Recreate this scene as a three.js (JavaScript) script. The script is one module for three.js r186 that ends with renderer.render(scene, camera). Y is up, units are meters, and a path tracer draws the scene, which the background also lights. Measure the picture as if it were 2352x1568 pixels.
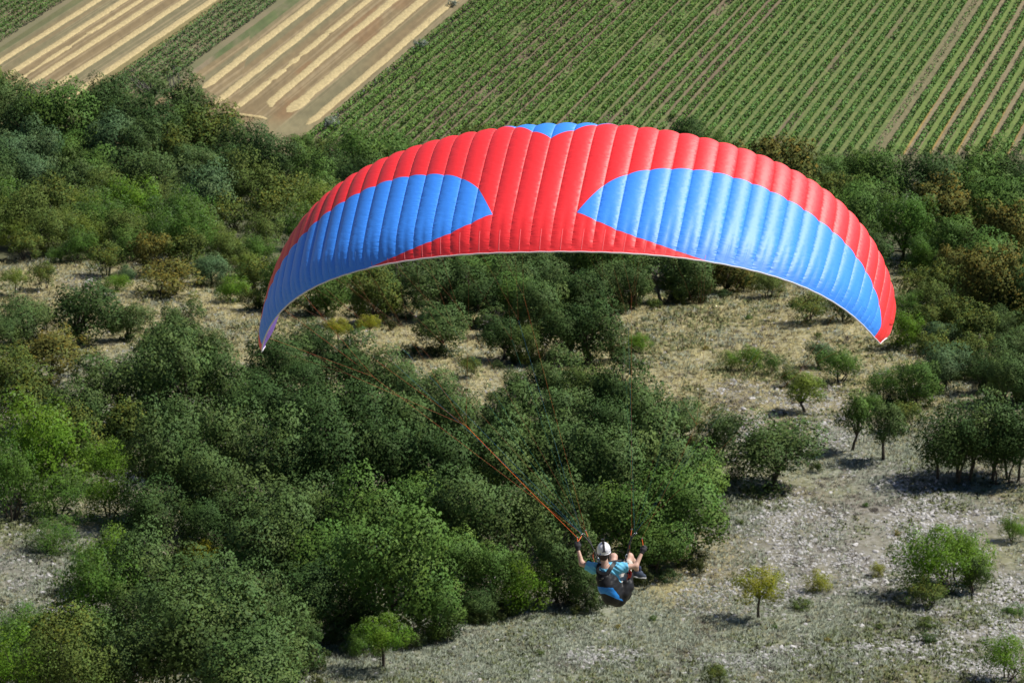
import * as THREE from 'three';
import { mergeGeometries } from 'three/addons/utils/BufferGeometryUtils.js';
import { RoundedBoxGeometry } from 'three/addons/geometries/RoundedBoxGeometry.js';
import { Sky } from 'three/addons/objects/Sky.js';

// ---------------------------------------------------------------- camera, sky, sun, exposure
const CAM_Y = 260, PITCH = 28 * Math.PI / 180, F = 7384, CX = 1176, CY = 784;   // focal length in pixels of a 2352 x 1568 picture
const scene = new THREE.Scene();
const camera = new THREE.PerspectiveCamera(2 * Math.atan(CY / F) * 180 / Math.PI, 1024 / 682, 1, 9000);
camera.position.set(0, CAM_Y, 0);
camera.rotation.x = -PITCH;
camera.focus = 50.5; camera.userData.fStop = 5.5;
scene.add(camera);
const renderer = new THREE.WebGLRenderer({ antialias: true });
renderer.toneMapping = THREE.LinearToneMapping;
renderer.toneMappingExposure = 1.2;
renderer.shadowMap.enabled = true;

const SUN = new THREE.Vector3(0.60, 0.75, -0.26).normalize();
const sky = new Sky();
sky.name = 'sky'; sky.userData = { label: 'clear blue summer sky', kind: 'structure' };
sky.scale.setScalar(8000);
sky.material.uniforms.turbidity.value = 3;
sky.material.uniforms.rayleigh.value = 1.2;
sky.material.uniforms.mieCoefficient.value = 0.004;
sky.material.uniforms.sunPosition.value.copy(SUN);
scene.add(sky);
scene.environmentIntensity = 0.075;
const sun = new THREE.DirectionalLight(new THREE.Color(1, 0.94, 0.84), 5.0);
sun.position.copy(SUN).multiplyScalar(500).add(new THREE.Vector3(0, 60, -420));
sun.target.position.set(0, 60, -420);
sun.castShadow = true;
Object.assign(sun.shadow.camera, { left: -300, right: 300, top: 320, bottom: -320, near: 10, far: 1300 });
sun.shadow.mapSize.set(4096, 4096);
scene.add(sun, sun.target);

// ---------------------------------------------------------------- helpers
function rng(seed) { let a = seed >>> 0; return () => { a = (a + 0x6d2b79f5) | 0; let t = Math.imul(a ^ (a >>> 15), 1 | a); t = (t + Math.imul(t ^ (t >>> 7), 61 | t)) ^ t; return ((t ^ (t >>> 14)) >>> 0) / 4294967296; }; }
function hash(ix, iy) { let h = Math.imul(ix, 374761393) ^ Math.imul(iy, 668265263); h = Math.imul(h ^ (h >>> 13), 1274126177); return ((h ^ (h >>> 16)) >>> 0) / 4294967296; }
function noise(x, y) {
  const ix = Math.floor(x), iy = Math.floor(y); let fx = x - ix, fy = y - iy;
  fx = fx * fx * (3 - 2 * fx); fy = fy * fy * (3 - 2 * fy);
  const a = hash(ix, iy), b = hash(ix + 1, iy), c = hash(ix, iy + 1), d = hash(ix + 1, iy + 1);
  return a + (b - a) * fx + (c - a) * fy + (a - b - c + d) * fx * fy;
}
function fbm(x, y, n = 4) { let s = 0, a = 0.5, t = 0; for (let i = 0; i < n; i++) { s += a * noise(x, y); t += a; x = x * 2.03 + 17.1; y = y * 2.03 + 9.7; a *= 0.5; } return s / t; }
const clamp = (x, a = 0, b = 1) => Math.min(b, Math.max(a, x));
const smooth = (a, b, x) => { const t = clamp((x - a) / (b - a)); return t * t * (3 - 2 * t); };
const lerp = (a, b, t) => a + (b - a) * t;
const mix3 = (a, b, t) => [lerp(a[0], b[0], t), lerp(a[1], b[1], t), lerp(a[2], b[2], t)];
const V = (x, y, z) => new THREE.Vector3(x, y, z);
const taken = {};
function numbered(name) { const n = (taken[name] = (taken[name] ?? -1) + 1); return n ? name + '_' + String(n).padStart(3, '0') : name; }
function tag(o, label, category, group, kind) { o.userData.label = label; if (category) o.userData.category = category; if (group) o.userData.group = group; if (kind) o.userData.kind = kind; return o; }
function base(name, pos = [0, 0, 0], turn = 0) { const o = new THREE.Group(); o.name = numbered(name); o.position.set(...pos); o.rotation.y = turn; scene.add(o); return o; }
function part(name, geo, mat, parent = scene) {
  const m = new THREE.Mesh(geo, mat); m.name = parent === scene ? numbered(name) : name; m.castShadow = m.receiveShadow = true; parent.add(m);
  if (parent !== scene) { const k = parent.children.filter((c) => c.userData.stem === name).length; m.userData.stem = name; if (k) m.name = name + '_' + String(k).padStart(3, '0'); }
  return m;
}
const mat = (r, g, b, rough = 0.8, more = {}) => new THREE.MeshStandardMaterial({ color: new THREE.Color().setRGB(r, g, b), roughness: rough, ...more });
function geom(pos, idx, col, uv, nor) {
  const g = new THREE.BufferGeometry();
  g.setAttribute('position', new THREE.BufferAttribute(pos instanceof Float32Array ? pos : new Float32Array(pos), 3));
  if (nor) g.setAttribute('normal', new THREE.BufferAttribute(new Float32Array(nor), 3));
  if (col) g.setAttribute('color', new THREE.BufferAttribute(col instanceof Float32Array ? col : new Float32Array(col), 3));
  if (uv) g.setAttribute('uv', new THREE.BufferAttribute(new Float32Array(uv), 2));
  if (idx) g.setIndex(new THREE.BufferAttribute(new Uint32Array(idx), 1));
  if (!nor) g.computeVertexNormals();
  return g;
}
// a tube through points, tapering from r0 to r1
function limb(pts, r0, r1, seg = 6, steps = 4) {
  const curve = pts.length > 2 ? new THREE.CatmullRomCurve3(pts) : new THREE.LineCurve3(pts[0], pts[1]), n = pts.length > 2 ? steps * (pts.length - 1) : 1;
  const g = new THREE.TubeGeometry(curve, n, 1, seg, false), p = g.attributes.position, c = new THREE.Vector3(), v = new THREE.Vector3();
  for (let i = 0; i <= n; i++) {
    curve.getPointAt(i / n, c);
    for (let j = 0; j <= seg; j++) { const k = i * (seg + 1) + j; v.fromBufferAttribute(p, k).sub(c).multiplyScalar(lerp(r0, r1, i / n)).add(c); p.setXYZ(k, v.x, v.y, v.z); }
  }
  return g;
}
function dataTexture(w, h, fn, srgb, wrap = true) {
  const d = new Uint8Array(w * h * 4);
  for (let y = 0; y < h; y++) for (let x = 0; x < w; x++) {
    const c = fn(x, y), o = (y * w + x) * 4;
    for (let k = 0; k < 3; k++) { const v = clamp(typeof c === 'number' ? c : c[k]); d[o + k] = 255 * (srgb ? (v <= 0.0031308 ? v * 12.92 : 1.055 * Math.pow(v, 1 / 2.4) - 0.055) : v); }
    d[o + 3] = 255;
  }
  const t = new THREE.DataTexture(d, w, h); t.magFilter = THREE.LinearFilter; t.minFilter = THREE.LinearMipmapLinearFilter; t.generateMipmaps = true;
  t.wrapS = t.wrapT = wrap ? THREE.RepeatWrapping : THREE.ClampToEdgeWrapping;
  if (srgb) t.colorSpace = THREE.SRGBColorSpace;
  t.needsUpdate = true; return t;
}
// a smooth surface round the zero level of a distance field (surface nets)
function surface(f, lo, hi, cell) {
  const n = [0, 1, 2].map((k) => Math.ceil((hi[k] - lo[k]) / cell) + 2), [nx, ny, nz] = n, val = new Float32Array(nx * ny * nz), id = new Int32Array(nx * ny * nz).fill(-1), pos = [], idx = [];
  const at = (i, j, k) => (k * ny + j) * nx + i;
  for (let k = 0; k < nz; k++) for (let j = 0; j < ny; j++) for (let i = 0; i < nx; i++) val[at(i, j, k)] = f(lo[0] + i * cell, lo[1] + j * cell, lo[2] + k * cell);
  const C = [[0, 0, 0], [1, 0, 0], [0, 1, 0], [1, 1, 0], [0, 0, 1], [1, 0, 1], [0, 1, 1], [1, 1, 1]], E = [[0, 1], [2, 3], [4, 5], [6, 7], [0, 2], [1, 3], [4, 6], [5, 7], [0, 4], [1, 5], [2, 6], [3, 7]];
  for (let k = 0; k < nz - 1; k++) for (let j = 0; j < ny - 1; j++) for (let i = 0; i < nx - 1; i++) {
    const v = C.map((c) => val[at(i + c[0], j + c[1], k + c[2])]); let neg = 0; for (const x of v) if (x < 0) neg++;
    if (!neg || neg === 8) continue;
    let x = 0, y = 0, z = 0, m = 0;
    for (const [a, b] of E) if ((v[a] < 0) !== (v[b] < 0)) { const t = v[a] / (v[a] - v[b]); x += lerp(C[a][0], C[b][0], t); y += lerp(C[a][1], C[b][1], t); z += lerp(C[a][2], C[b][2], t); m++; }
    id[at(i, j, k)] = pos.length / 3; pos.push(lo[0] + (i + x / m) * cell, lo[1] + (j + y / m) * cell, lo[2] + (k + z / m) * cell);
  }
  const quad = (a, b, c, d, flip) => { if (a < 0 || b < 0 || c < 0 || d < 0) return; if (flip) idx.push(a, c, b, a, d, c); else idx.push(a, b, c, a, c, d); };
  for (let k = 1; k < nz - 1; k++) for (let j = 1; j < ny - 1; j++) for (let i = 1; i < nx - 1; i++) {
    const a = val[at(i, j, k)] < 0;
    if (a !== (val[at(i + 1, j, k)] < 0)) quad(id[at(i, j - 1, k - 1)], id[at(i, j, k - 1)], id[at(i, j, k)], id[at(i, j - 1, k)], !a);
    if (a !== (val[at(i, j + 1, k)] < 0)) quad(id[at(i - 1, j, k - 1)], id[at(i - 1, j, k)], id[at(i, j, k)], id[at(i, j, k - 1)], !a);
    if (a !== (val[at(i, j, k + 1)] < 0)) quad(id[at(i - 1, j - 1, k)], id[at(i, j - 1, k)], id[at(i, j, k)], id[at(i - 1, j, k)], !a);
  }
  return geom(pos, idx);
}
// distance to a tapered capsule
function cap(a, b, ra, rb) {
  const bx = b.x - a.x, by = b.y - a.y, bz = b.z - a.z, l2 = bx * bx + by * by + bz * bz || 1e-9;
  return (x, y, z) => { const px = x - a.x, py = y - a.y, pz = z - a.z, t = clamp((px * bx + py * by + pz * bz) / l2); const dx = px - bx * t, dy = py - by * t, dz = pz - bz * t; return Math.sqrt(dx * dx + dy * dy + dz * dz) - (ra + (rb - ra) * t); };
}
const smin = (a, b, k) => { const h = Math.max(k - Math.abs(a - b), 0) / k; return Math.min(a, b) - h * h * k * 0.25; };
function union(list, k) { return (x, y, z) => { let d = 1e9; for (const f of list) { const v = f(x, y, z); if (v < d + k) d = d > 1e8 ? v : smin(d, v, k); } return d; }; }

// ---------------------------------------------------------------- terrain
const S = 1.566;
const PROFILE = [[-900, 262], [-40, 260.5], [0, 258.3], [12, 248], [70, 185], [140, 138], [149 * S, 65 * S], [185 * S, 56.3 * S], [220 * S, 47.5 * S], [268 * S, 31.5 * S], [315 * S, 15 * S], [345 * S, 3.5 * S], [565, 0], [6000, 0]];
const PX = PROFILE.map((p) => p[0]), PYY = PROFILE.map((p) => p[1]);
const slopes = PX.slice(0, -1).map((x, i) => (PYY[i + 1] - PYY[i]) / (PX[i + 1] - x));
const tang = PX.map((_, i) => i === 0 || i === PX.length - 1 ? 0 : slopes[i - 1] * slopes[i] <= 0 ? 0 : 2 * slopes[i - 1] * slopes[i] / (slopes[i - 1] + slopes[i]));
function profile(d) {
  let i = 0; while (i < PX.length - 2 && d > PX[i + 1]) i++;
  const w = PX[i + 1] - PX[i], t = clamp((d - PX[i]) / w), t2 = t * t, t3 = t2 * t;
  return PYY[i] * (2 * t3 - 3 * t2 + 1) + w * tang[i] * (t3 - 2 * t2 + t) + PYY[i + 1] * (-2 * t3 + 3 * t2) + w * tang[i + 1] * (t3 - t2);
}
function height(x, d) {
  const m = smooth(560, 520, d) * smooth(120, 240, d);
  return profile(d) + (m ? m * ((fbm(x / 75 + 5, d / 75, 2) - 0.5) * 6 + (fbm(x / 14, d / 14 + 40, 3) - 0.5) * 1.1) : 0);
}
function ray(px, py) {   // direction through a pixel of the 2352 x 1568 picture
  const x = (px - CX) / F, u = -(py - CY) / F;
  return [x, u * Math.cos(PITCH) - Math.sin(PITCH), u * Math.sin(PITCH) + Math.cos(PITCH)];
}
function groundAt(px, py) {
  const [x, y, d] = ray(px, py); let t = 200;
  while (t < 1500 && CAM_Y + y * t > height(x * t, d * t)) t += 1.5;
  let a = t - 1.5, b = t;
  for (let i = 0; i < 12; i++) { const m = (a + b) / 2; if (CAM_Y + y * m > height(x * m, d * m)) a = m; else b = m; }
  return { x: x * b, d: d * b, y: height(x * b, d * b), dist: b * Math.hypot(x, y, d) };
}
const spot = (px, py) => { const g = groundAt(px, py); return [g.x, g.d]; };

// what grows or lies where on the slope: patches with ragged edges
const patch = (list) => { const P = list.map(([px, py, rx, rd]) => [...spot(px, py), rx, rd]); return (x, d) => { let m = 0; for (const [a, b, rx, rd] of P) { const q = ((x - a) / rx) ** 2 + ((d - b) / rd) ** 2; if (q < 4) m = Math.max(m, 1 - q / 2); } return m; }; };
const rocky = patch([[1900, 1250, 12, 14], [2010, 1290, 12, 11], [1800, 1330, 9, 9], [2290, 1395, 8, 11], [2200, 1330, 9, 9], [2210, 1470, 7, 7], [1950, 1500, 9, 4], [1650, 1380, 4, 5], [2280, 1530, 6, 5], [1700, 1520, 6, 3], [1400, 1510, 4, 3], [1930, 985, 5, 12], [1720, 985, 4, 8], [2080, 1110, 6, 8], [90, 1330, 3, 5], [20, 1290, 2.5, 4], [160, 1390, 2.5, 4], [300, 1105, 2.5, 5], [2080, 1200, 12, 10], [1850, 920, 5, 12], [200, 645, 4, 7], [1700, 900, 4, 8]]);
const drygrass = patch([[1750, 760, 34, 50], [1560, 760, 18, 40], [1900, 800, 20, 30], [850, 760, 20, 40], [700, 730, 14, 30], [150, 680, 34, 34], [430, 700, 22, 24], [560, 760, 9, 24], [1560, 1290, 7, 12], [1600, 1340, 5, 8], [1650, 860, 26, 30], [1020, 870, 8, 20], [1480, 860, 9, 18]]);
const sage = patch([[150, 1300, 7, 10], [230, 1260, 5, 8], [120, 1420, 6, 8], [1300, 1480, 22, 9], [1000, 1500, 16, 10], [720, 1530, 6, 8], [1600, 1420, 14, 10], [1650, 1200, 4, 14], [2050, 1060, 9, 12], [1500, 1530, 16, 8], [1850, 1420, 14, 8]]);
function slopeColor(x, d) {
  const n1 = fbm(x / 5.5, d / 9, 4), n2 = fbm(x / 1.6 + 31, d / 2.6 + 7, 3), n3 = noise(x * 3.1, d * 3.1), n4 = noise(x * 9.3 + 5, d * 9.3), n5 = fbm(x / 2.2 + 90, d / 3.2 + 14, 3);
  let c = mix3([0.15, 0.152, 0.08], [0.24, 0.225, 0.13], n2);
  c = mix3(c, [0.12, 0.135, 0.062], smooth(0.5, 0.66, n1) * 0.75);
  c = mix3(c, [0.115, 0.105, 0.10], smooth(0.56, 0.68, n5) * 0.55);
  const s = smooth(0.2, 0.8, sage(x, d) + (n2 - 0.5) * 0.9); c = mix3(c, [0.20, 0.225, 0.165], s * 0.55);
  const g = smooth(0.25, 0.75, drygrass(x, d) + (n1 - 0.5) * 0.7); c = mix3(c, mix3([0.29, 0.26, 0.12], [0.39, 0.345, 0.18], n2), g * 0.9);
  c = mix3(c, [0.27, 0.23, 0.14], smooth(0.62, 0.72, n5) * 0.4 * (1 - g));
  const n6 = fbm(x * 2.3 + 11, d * 2.3, 3); c = mix3(c, [0.09, 0.10, 0.06], smooth(0.52, 0.68, n6) * 0.55); c = mix3(c, [0.40, 0.38, 0.35], smooth(0.66, 0.74, noise(x * 4.7 + 3, d * 4.7)) * 0.35);
  const r = rocky(x, d) * 0.9 + (n1 - 0.5) * 0.8 - 0.12; const grit = smooth(0.55, 0.78, n3 * 0.55 + n4 * 0.45 + r * 0.22);
  if (r > 0.1) { c = mix3(c, [0.15, 0.135, 0.115], smooth(0.1, 0.5, r) * 0.6); c = mix3(c, [0.34, 0.33, 0.31], grit * smooth(0.2, 0.8, r) * 0.35); }
  const k = 0.86 + 0.40 * (n3 * 0.5 + n4 * 0.5);
  return [c[0] * k, c[1] * k, c[2] * k];
}
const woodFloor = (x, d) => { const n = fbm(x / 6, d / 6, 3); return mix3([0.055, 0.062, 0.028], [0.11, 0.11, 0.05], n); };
const valley = (x, d) => { const n = fbm(x / 9, d / 9, 4); return mix3([0.15, 0.155, 0.06], [0.27, 0.23, 0.13], n); };
function groundColor(x, d) {
  if (d > 600) return valley(x, d);
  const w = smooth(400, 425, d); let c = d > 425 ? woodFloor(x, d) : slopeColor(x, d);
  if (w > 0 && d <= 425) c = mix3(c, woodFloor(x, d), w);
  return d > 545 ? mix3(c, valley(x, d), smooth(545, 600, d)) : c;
}
{
  const line = (dense, far) => [...new Set([...dense, ...far])].sort((a, b) => a - b), xs = [], ds = [];
  for (let x = -130; x <= 130; x += 2) xs.push(x);
  for (let d = 225; d <= 570; d += 1.5) ds.push(d);
  const X = line(xs, [-6000, -3000, -1500, -800, -500, -350, -260, -200, -170, -150, -100, 100, 150, 170, 200, 260, 350, 500, 800, 1500, 3000, 6000]);
  const Dd = line(ds, [-6000, -3000, -1500, -900, -500, -250, -120, -60, -40, -20, -10, 0, 5, 10, 15, 20, 30, 40, 55, 70, 85, 100, 115, 130, 145, 160, 175, 190, 205, 215, 425, 580, 600, 640, 700, 800, 1000, 1400, 2000, 3200, 6000]);
  const pos = [], col = [], uv = [], a = [], b = [];
  for (const d of Dd) for (const x of X) { pos.push(x, height(x, d), -d); uv.push((x + 100) / 200, (d - 225) / 200); const c = groundColor(x, d); col.push(...c); }
  for (let j = 0; j < Dd.length - 1; j++) for (let i = 0; i < X.length - 1; i++) {
    const near = X[i] >= -100 && X[i + 1] <= 100 && Dd[j] >= 225 && Dd[j + 1] <= 425, o = j * X.length + i, t = near ? a : b;
    t.push(o, o + 1, o + X.length, o + 1, o + X.length + 1, o + X.length);
  }
  const white = col.slice(); // the textured part takes its colour from the texture
  const g = geom(pos, [...a, ...b].map((x) => x), null, uv);
  const tex = dataTexture(2048, 2048, (x, y) => groundColor(-100 + (x + 0.5) * 200 / 2048, 225 + (y + 0.5) * 200 / 2048), true, false);
  const bump = dataTexture(1024, 1024, (x, y) => fbm(x / 6, y / 6, 3), false);
  const bumpFar = bump;
  g.setAttribute('color', new THREE.BufferAttribute(new Float32Array(white), 3));
  // the two parts of the sheet carry different colour sources, so the near one is split off with its own vertices
  const cut = (list, colored) => {
    const map = new Map(), p = [], u = [], c = [], ix = [], nrm = [], N = g.attributes.normal;
    for (const i of list) { if (!map.has(i)) { map.set(i, map.size); p.push(pos[i * 3], pos[i * 3 + 1], pos[i * 3 + 2]); u.push(uv[i * 2], uv[i * 2 + 1]); if (colored) c.push(col[i * 3], col[i * 3 + 1], col[i * 3 + 2]); else c.push(1, 1, 1); nrm.push(N.getX(i), N.getY(i), N.getZ(i)); } ix.push(map.get(i)); }
    return geom(p, ix, c, u, nrm);
  };
  const whole = mergeGeometries([cut(a, false), cut(b, true)], true);
  const m1 = new THREE.MeshStandardMaterial({ map: tex, roughness: 0.95, vertexColors: true }), m2 = new THREE.MeshStandardMaterial({ vertexColors: true, roughness: 0.95 });
  const o = new THREE.Mesh(whole, [m1, m2]); o.name = 'ground'; o.receiveShadow = o.castShadow = true; scene.add(o);
  tag(o, 'dry stony hillside falling to a flat valley of fields', null, null, 'structure');
}
// ---------------------------------------------------------------- fields in the valley
const FIELD = { x0: -170, x1: 30, d0: 560, d1: 760 };
const lineX = (x, d, az) => (q) => x + (q - d) * Math.tan(az * Math.PI / 180);         // a ground line: x as a function of distance
const edgeCorner = lineX(-94.6, 645.5, 24.5), edgeStripL = lineX(-61.6, 645.5, 24.2), edgeStripR = lineX(-48.5, 645.5, 23.8), edgeVines = lineX(-8.2, 645.5, 23.4);
const SWATHS = [   // x at 645 m, direction, near end, width, how full
  [-89.3, 25.6, 575, 1.9, 1, 'straw swath of the left stubble field lying nearest the corner vineyard'],
  [-83.4, 25.8, 575, 1.9, 1, 'second straw swath from the corner vineyard in the left stubble field'],
  [-79.9, 25.6, 575, 1.5, 0.6, 'thin scattered straw swath in the middle of the left stubble field'],
  [-76.1, 25.7, 575, 1.9, 1, 'fourth straw swath of the left stubble field, right of the thin one'],
  [-70.4, 25.6, 575, 2.0, 1, 'fifth straw swath of the left stubble field, second from the vine strip'],
  [-64.5, 25.5, 575, 2.1, 1, 'straw swath of the left stubble field lying along the vine strip'],
  [-42.3, 23.0, 598, 2.2, 1, 'straw swath of the right stubble field lying nearest the vine strip'],
  [-36.2, 22.8, 590, 2.1, 1, 'second straw swath from the vine strip in the right stubble field'],
  [-30.9, 22.9, 587, 1.8, 0.8, 'third, uneven straw swath of the right stubble field'],
  [-25.7, 22.7, 588.6, 2.2, 1, 'fourth straw swath of the right stubble field, bent at its near end'],
  [-19.3, 22.9, 586, 2.5, 1, 'fifth straw swath of the right stubble field, with a wide near end'],
  [-12.5, 23.0, 580, 2.1, 1, 'straw swath of the right stubble field lying nearest the big vineyard'],
];
function stubble(x, d) {
  const x645 = x - (d - 645.5) * Math.tan((x < -55 ? 25.6 : 22.9) * Math.PI / 180);
  const n = fbm(x / 5, d / 14, 4), f = fbm(x * 1.3, d * 0.5, 3), s = fbm(x645 / 1.1 + 50, d / 60, 3), s2 = noise(x645 * 2.6 + 9, d / 40), g = fbm(x645 / 3.4, d / 90 + 3, 2);
  let c = mix3([0.20, 0.145, 0.068], [0.315, 0.235, 0.118], s * 0.6 + n * 0.4);
  c = mix3(c, [0.20, 0.185, 0.095], smooth(0.42, 0.62, g) * 0.75);
  c = mix3(c, [0.40, 0.31, 0.175], smooth(0.62, 0.8, s2) * 0.55);
  if (x645 > -28 && x645 < -18) c = mix3(c, [0.24, 0.125, 0.05], smooth(0.45, 0.7, n) * 0.5);
  if (x645 > -11) c = mix3(c, [0.27, 0.23, 0.13], 0.6);
  if (x645 > -9.8) c = mix3(c, mix3([0.15, 0.18, 0.055], [0.30, 0.22, 0.13], n), 0.7);
  if (x645 < -92.2) c = mix3(c, [0.12, 0.14, 0.055], 0.75);
  if (x645 > -64 && x645 < -61) c = mix3(c, [0.27, 0.22, 0.085], 0.7);
  if (x645 > -48.6 && x645 < -45.6) c = mix3(c, mix3([0.09, 0.14, 0.04], [0.26, 0.21, 0.13], smooth(0.35, 0.65, n)), 0.8);
  if (d < 586 && x > -60) c = mix3(c, [0.28, 0.24, 0.125], smooth(586, 578, d) * 0.8);
  const k = 0.66 + 0.32 * f; return [c[0] * k, c[1] * k, c[2] * k];
}
function sheet(name, left, right, d0, d1, y, m, label, X0, X1, D0, D1) {   // flat on the valley floor, uv laid out in metres
  const pos = [], uv = [], idx = [], n = 40;
  for (let j = 0; j <= n; j++) { const d = lerp(d0, d1, j / n); for (const f of [left, right]) { const x = f(d); pos.push(x, y, -d); uv.push((x - X0) / (X1 - X0), (d - D0) / (D1 - D0)); } }
  for (let j = 0; j < n; j++) { const o = j * 2; idx.push(o, o + 1, o + 2, o + 1, o + 3, o + 2); }
  const o = part(name, geom(pos, idx, null, uv), m); tag(o, label, null, null, 'structure'); return o;
}
const stubbleMat = new THREE.MeshStandardMaterial({ roughness: 0.95, map: dataTexture(2048, 2048, (x, y) => stubble(lerp(FIELD.x0, FIELD.x1, (x + 0.5) / 2048), lerp(FIELD.d0, FIELD.d1, (y + 0.5) / 2048)), true, false) });
sheet('stubble_field', edgeCorner, edgeStripL, 566, 756, 0.012, stubbleMat, 'left mown stubble field with brown and tan bands', FIELD.x0, FIELD.x1, FIELD.d0, FIELD.d1);
sheet('stubble_field', edgeStripR, edgeVines, 566, 756, 0.012, stubbleMat, 'right mown stubble field beside the big vineyard', FIELD.x0, FIELD.x1, FIELD.d0, FIELD.d1);

// the rows of the big vineyard fan out a little
const ROW0 = -7.1, ROWSP = 2.38;
const rowX = (i, d) => ROW0 + ROWSP * i + (d - 645.5) * (0.445 - 0.0017 * i) + 0.5 * Math.sin(d / 26 + i * 0.05) * smooth(8, 40, i);
const rowAt = (x, d) => (x - ROW0 - (d - 645.5) * 0.445) / (ROWSP - 0.0017 * (d - 645.5));
function vineSoil(x, d) {
  const i = rowAt(x, d), k = Math.floor(i), n = fbm(x / 2.5, d / 4, 4), f = noise(x * 2.7, d * 1.6), lane = hash(k, 77), right = smooth(8, 36, i);
  let c = mix3([0.15, 0.115, 0.075], [0.21, 0.16, 0.10], n);
  const grass = smooth(0.35, 0.65, n * 0.55 + lane * 0.55 + right * 0.22 - 0.08);
  c = mix3(c, mix3([0.095, 0.15, 0.04], [0.15, 0.175, 0.055], f), grass * 0.95);
  if (i > 44.3 && i < 45.7) c = mix3([0.145, 0.14, 0.065], [0.21, 0.175, 0.10], n); if (i > 46.1 && i < 46.5) c = [0.27, 0.215, 0.135];
  if (i > 46) { const t = (i - 46) % 2; c = t < 1 ? mix3([0.11, 0.18, 0.04], [0.16, 0.20, 0.055], n) : mix3([0.19, 0.155, 0.085], [0.25, 0.205, 0.125], n); if (t > 0.93 && t < 1.1) c = mix3(c, [0.36, 0.21, 0.05], 0.6); }
  const q = 0.84 + 0.32 * f; return [c[0] * q, c[1] * q, c[2] * q];
}
const soilMat = new THREE.MeshStandardMaterial({ roughness: 0.95, map: dataTexture(2048, 2048, (x, y) => vineSoil(lerp(-45, 155, (x + 0.5) / 2048), lerp(560, 760, (y + 0.5) / 2048)), true, false) });
sheet('vineyard_ground', (d) => rowX(0, d) - 1.2, () => 154, 566, 756, 0.018, soilMat, 'earth and grass lanes of the big vineyard', -45, 155, 560, 760);
const stripMat = new THREE.MeshStandardMaterial({ roughness: 0.95, map: dataTexture(512, 512, (x, y) => { const n = fbm(x / 30, y / 30, 4); return mix3([0.10, 0.125, 0.05], [0.24, 0.185, 0.115], n); }, true) });
sheet('vine_strip_ground', edgeStripL, edgeStripR, 566, 756, 0.012, stripMat, 'weedy earth under the vine strip between the stubble fields', -120, 0, 560, 680);
sheet('corner_vineyard_ground', (d) => edgeCorner(d) - 60, edgeCorner, 566, 756, 0.012, stripMat, 'shaded earth of the vineyard in the upper left corner', -200, -80, 560, 680);

// straw swaths: loose ridges of cut straw
const strawMat = new THREE.MeshStandardMaterial({ vertexColors: true, roughness: 0.9 });
SWATHS.forEach(([x645, az, dNear, w, full, label], s) => {
  const ta = Math.tan(az * Math.PI / 180), R = rng(300 + s), pos = [], idx = [], col = [], step = 0.33, na = 9, n = Math.floor((752 - dNear) / step / Math.cos(az * Math.PI / 180) * 0.93);
  const d0 = dNear;
  for (let j = 0; j <= n; j++) {
    const d = d0 + j * step; let x = x645 + (d - 645.5) * ta + 0.10 * Math.sin(d / 9 + s * 2) + 0.05 * Math.sin(d / 2.3 + s);
    let ww = w * 1.0 * (0.88 + 0.24 * fbm(d / 1.1, s * 9, 2)), hh = 0.17 * (0.7 + 0.6 * fbm(d / 0.7, s * 5 + 40, 2));
    if (full < 1) { const g = smooth(0.5 - full * 0.35, 0.62 - full * 0.3, fbm(d / 3.2, s * 3 + 2, 3)); ww *= 0.45 + 0.55 * g; hh *= 0.15 + 0.85 * g; }
    const end = smooth(0, 2.5, j * step); ww *= 0.4 + 0.6 * end; hh *= end;
    if (s === 9 && d < 591) x += (591 - d) * 0.5; if (s === 10 && d < 592) ww *= 1.35;
    for (let i = 0; i <= na; i++) {
      const u = i / na * 2 - 1, e = 1 - u * u;
      pos.push(x + u * ww / 2 + (R() - 0.5) * 0.12, 0.03 + hh * Math.pow(e, 0.7) * (0.75 + 0.5 * R()) - (e < 0.01 ? 0.05 : 0), -d + (R() - 0.5) * 0.1);
      const k = 0.8 + 0.35 * R(); col.push(0.46 * k, 0.365 * k, 0.18 * k);
    }
  }
  for (let j = 0; j < n; j++) for (let i = 0; i < na; i++) { const o = j * (na + 1) + i; idx.push(o, o + 1, o + na + 1, o + 1, o + na + 2, o + na + 1); }
  tag(part('straw_swath', geom(pos, idx, col), strawMat), label, 'straw swath', 'straw swaths on the stubble fields');
});
{ // the short swath across the near end of the right field
  const R = rng(77), pos = [], idx = [], col = [], na = 8, n = 36, a = V(-57.6, 0, -585.9), b = V(-48.6, 0, -582.9);
  for (let j = 0; j <= n; j++) for (let i = 0; i <= na; i++) {
    const t = j / n, u = i / na * 2 - 1, e = 1 - u * u, p = a.clone().lerp(b, t), end = smooth(0, 0.1, t) * smooth(1, 0.85, t), w = 1.3 * (0.8 + 0.4 * R());
    pos.push(p.x + u * 0.15 + R() * 0.1, 0.03 + 0.3 * end * Math.pow(e, 0.7) * (0.7 + 0.5 * R()) - (e < 0.01 ? 0.05 : 0), p.z - u * w / 2 * (0.5 + 0.5 * end));
    const k = 0.8 + 0.35 * R(); col.push(0.46 * k, 0.365 * k, 0.18 * k);
  }
  for (let j = 0; j < n; j++) for (let i = 0; i < na; i++) { const o = j * (na + 1) + i; idx.push(o, o + na + 1, o + 1, o + 1, o + na + 1, o + na + 2); }
  tag(part('straw_swath', geom(pos, idx, col), strawMat), 'short straw swath lying crosswise at the near end of the right stubble field', 'straw swath', 'straw swaths on the stubble fields');
}

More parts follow.
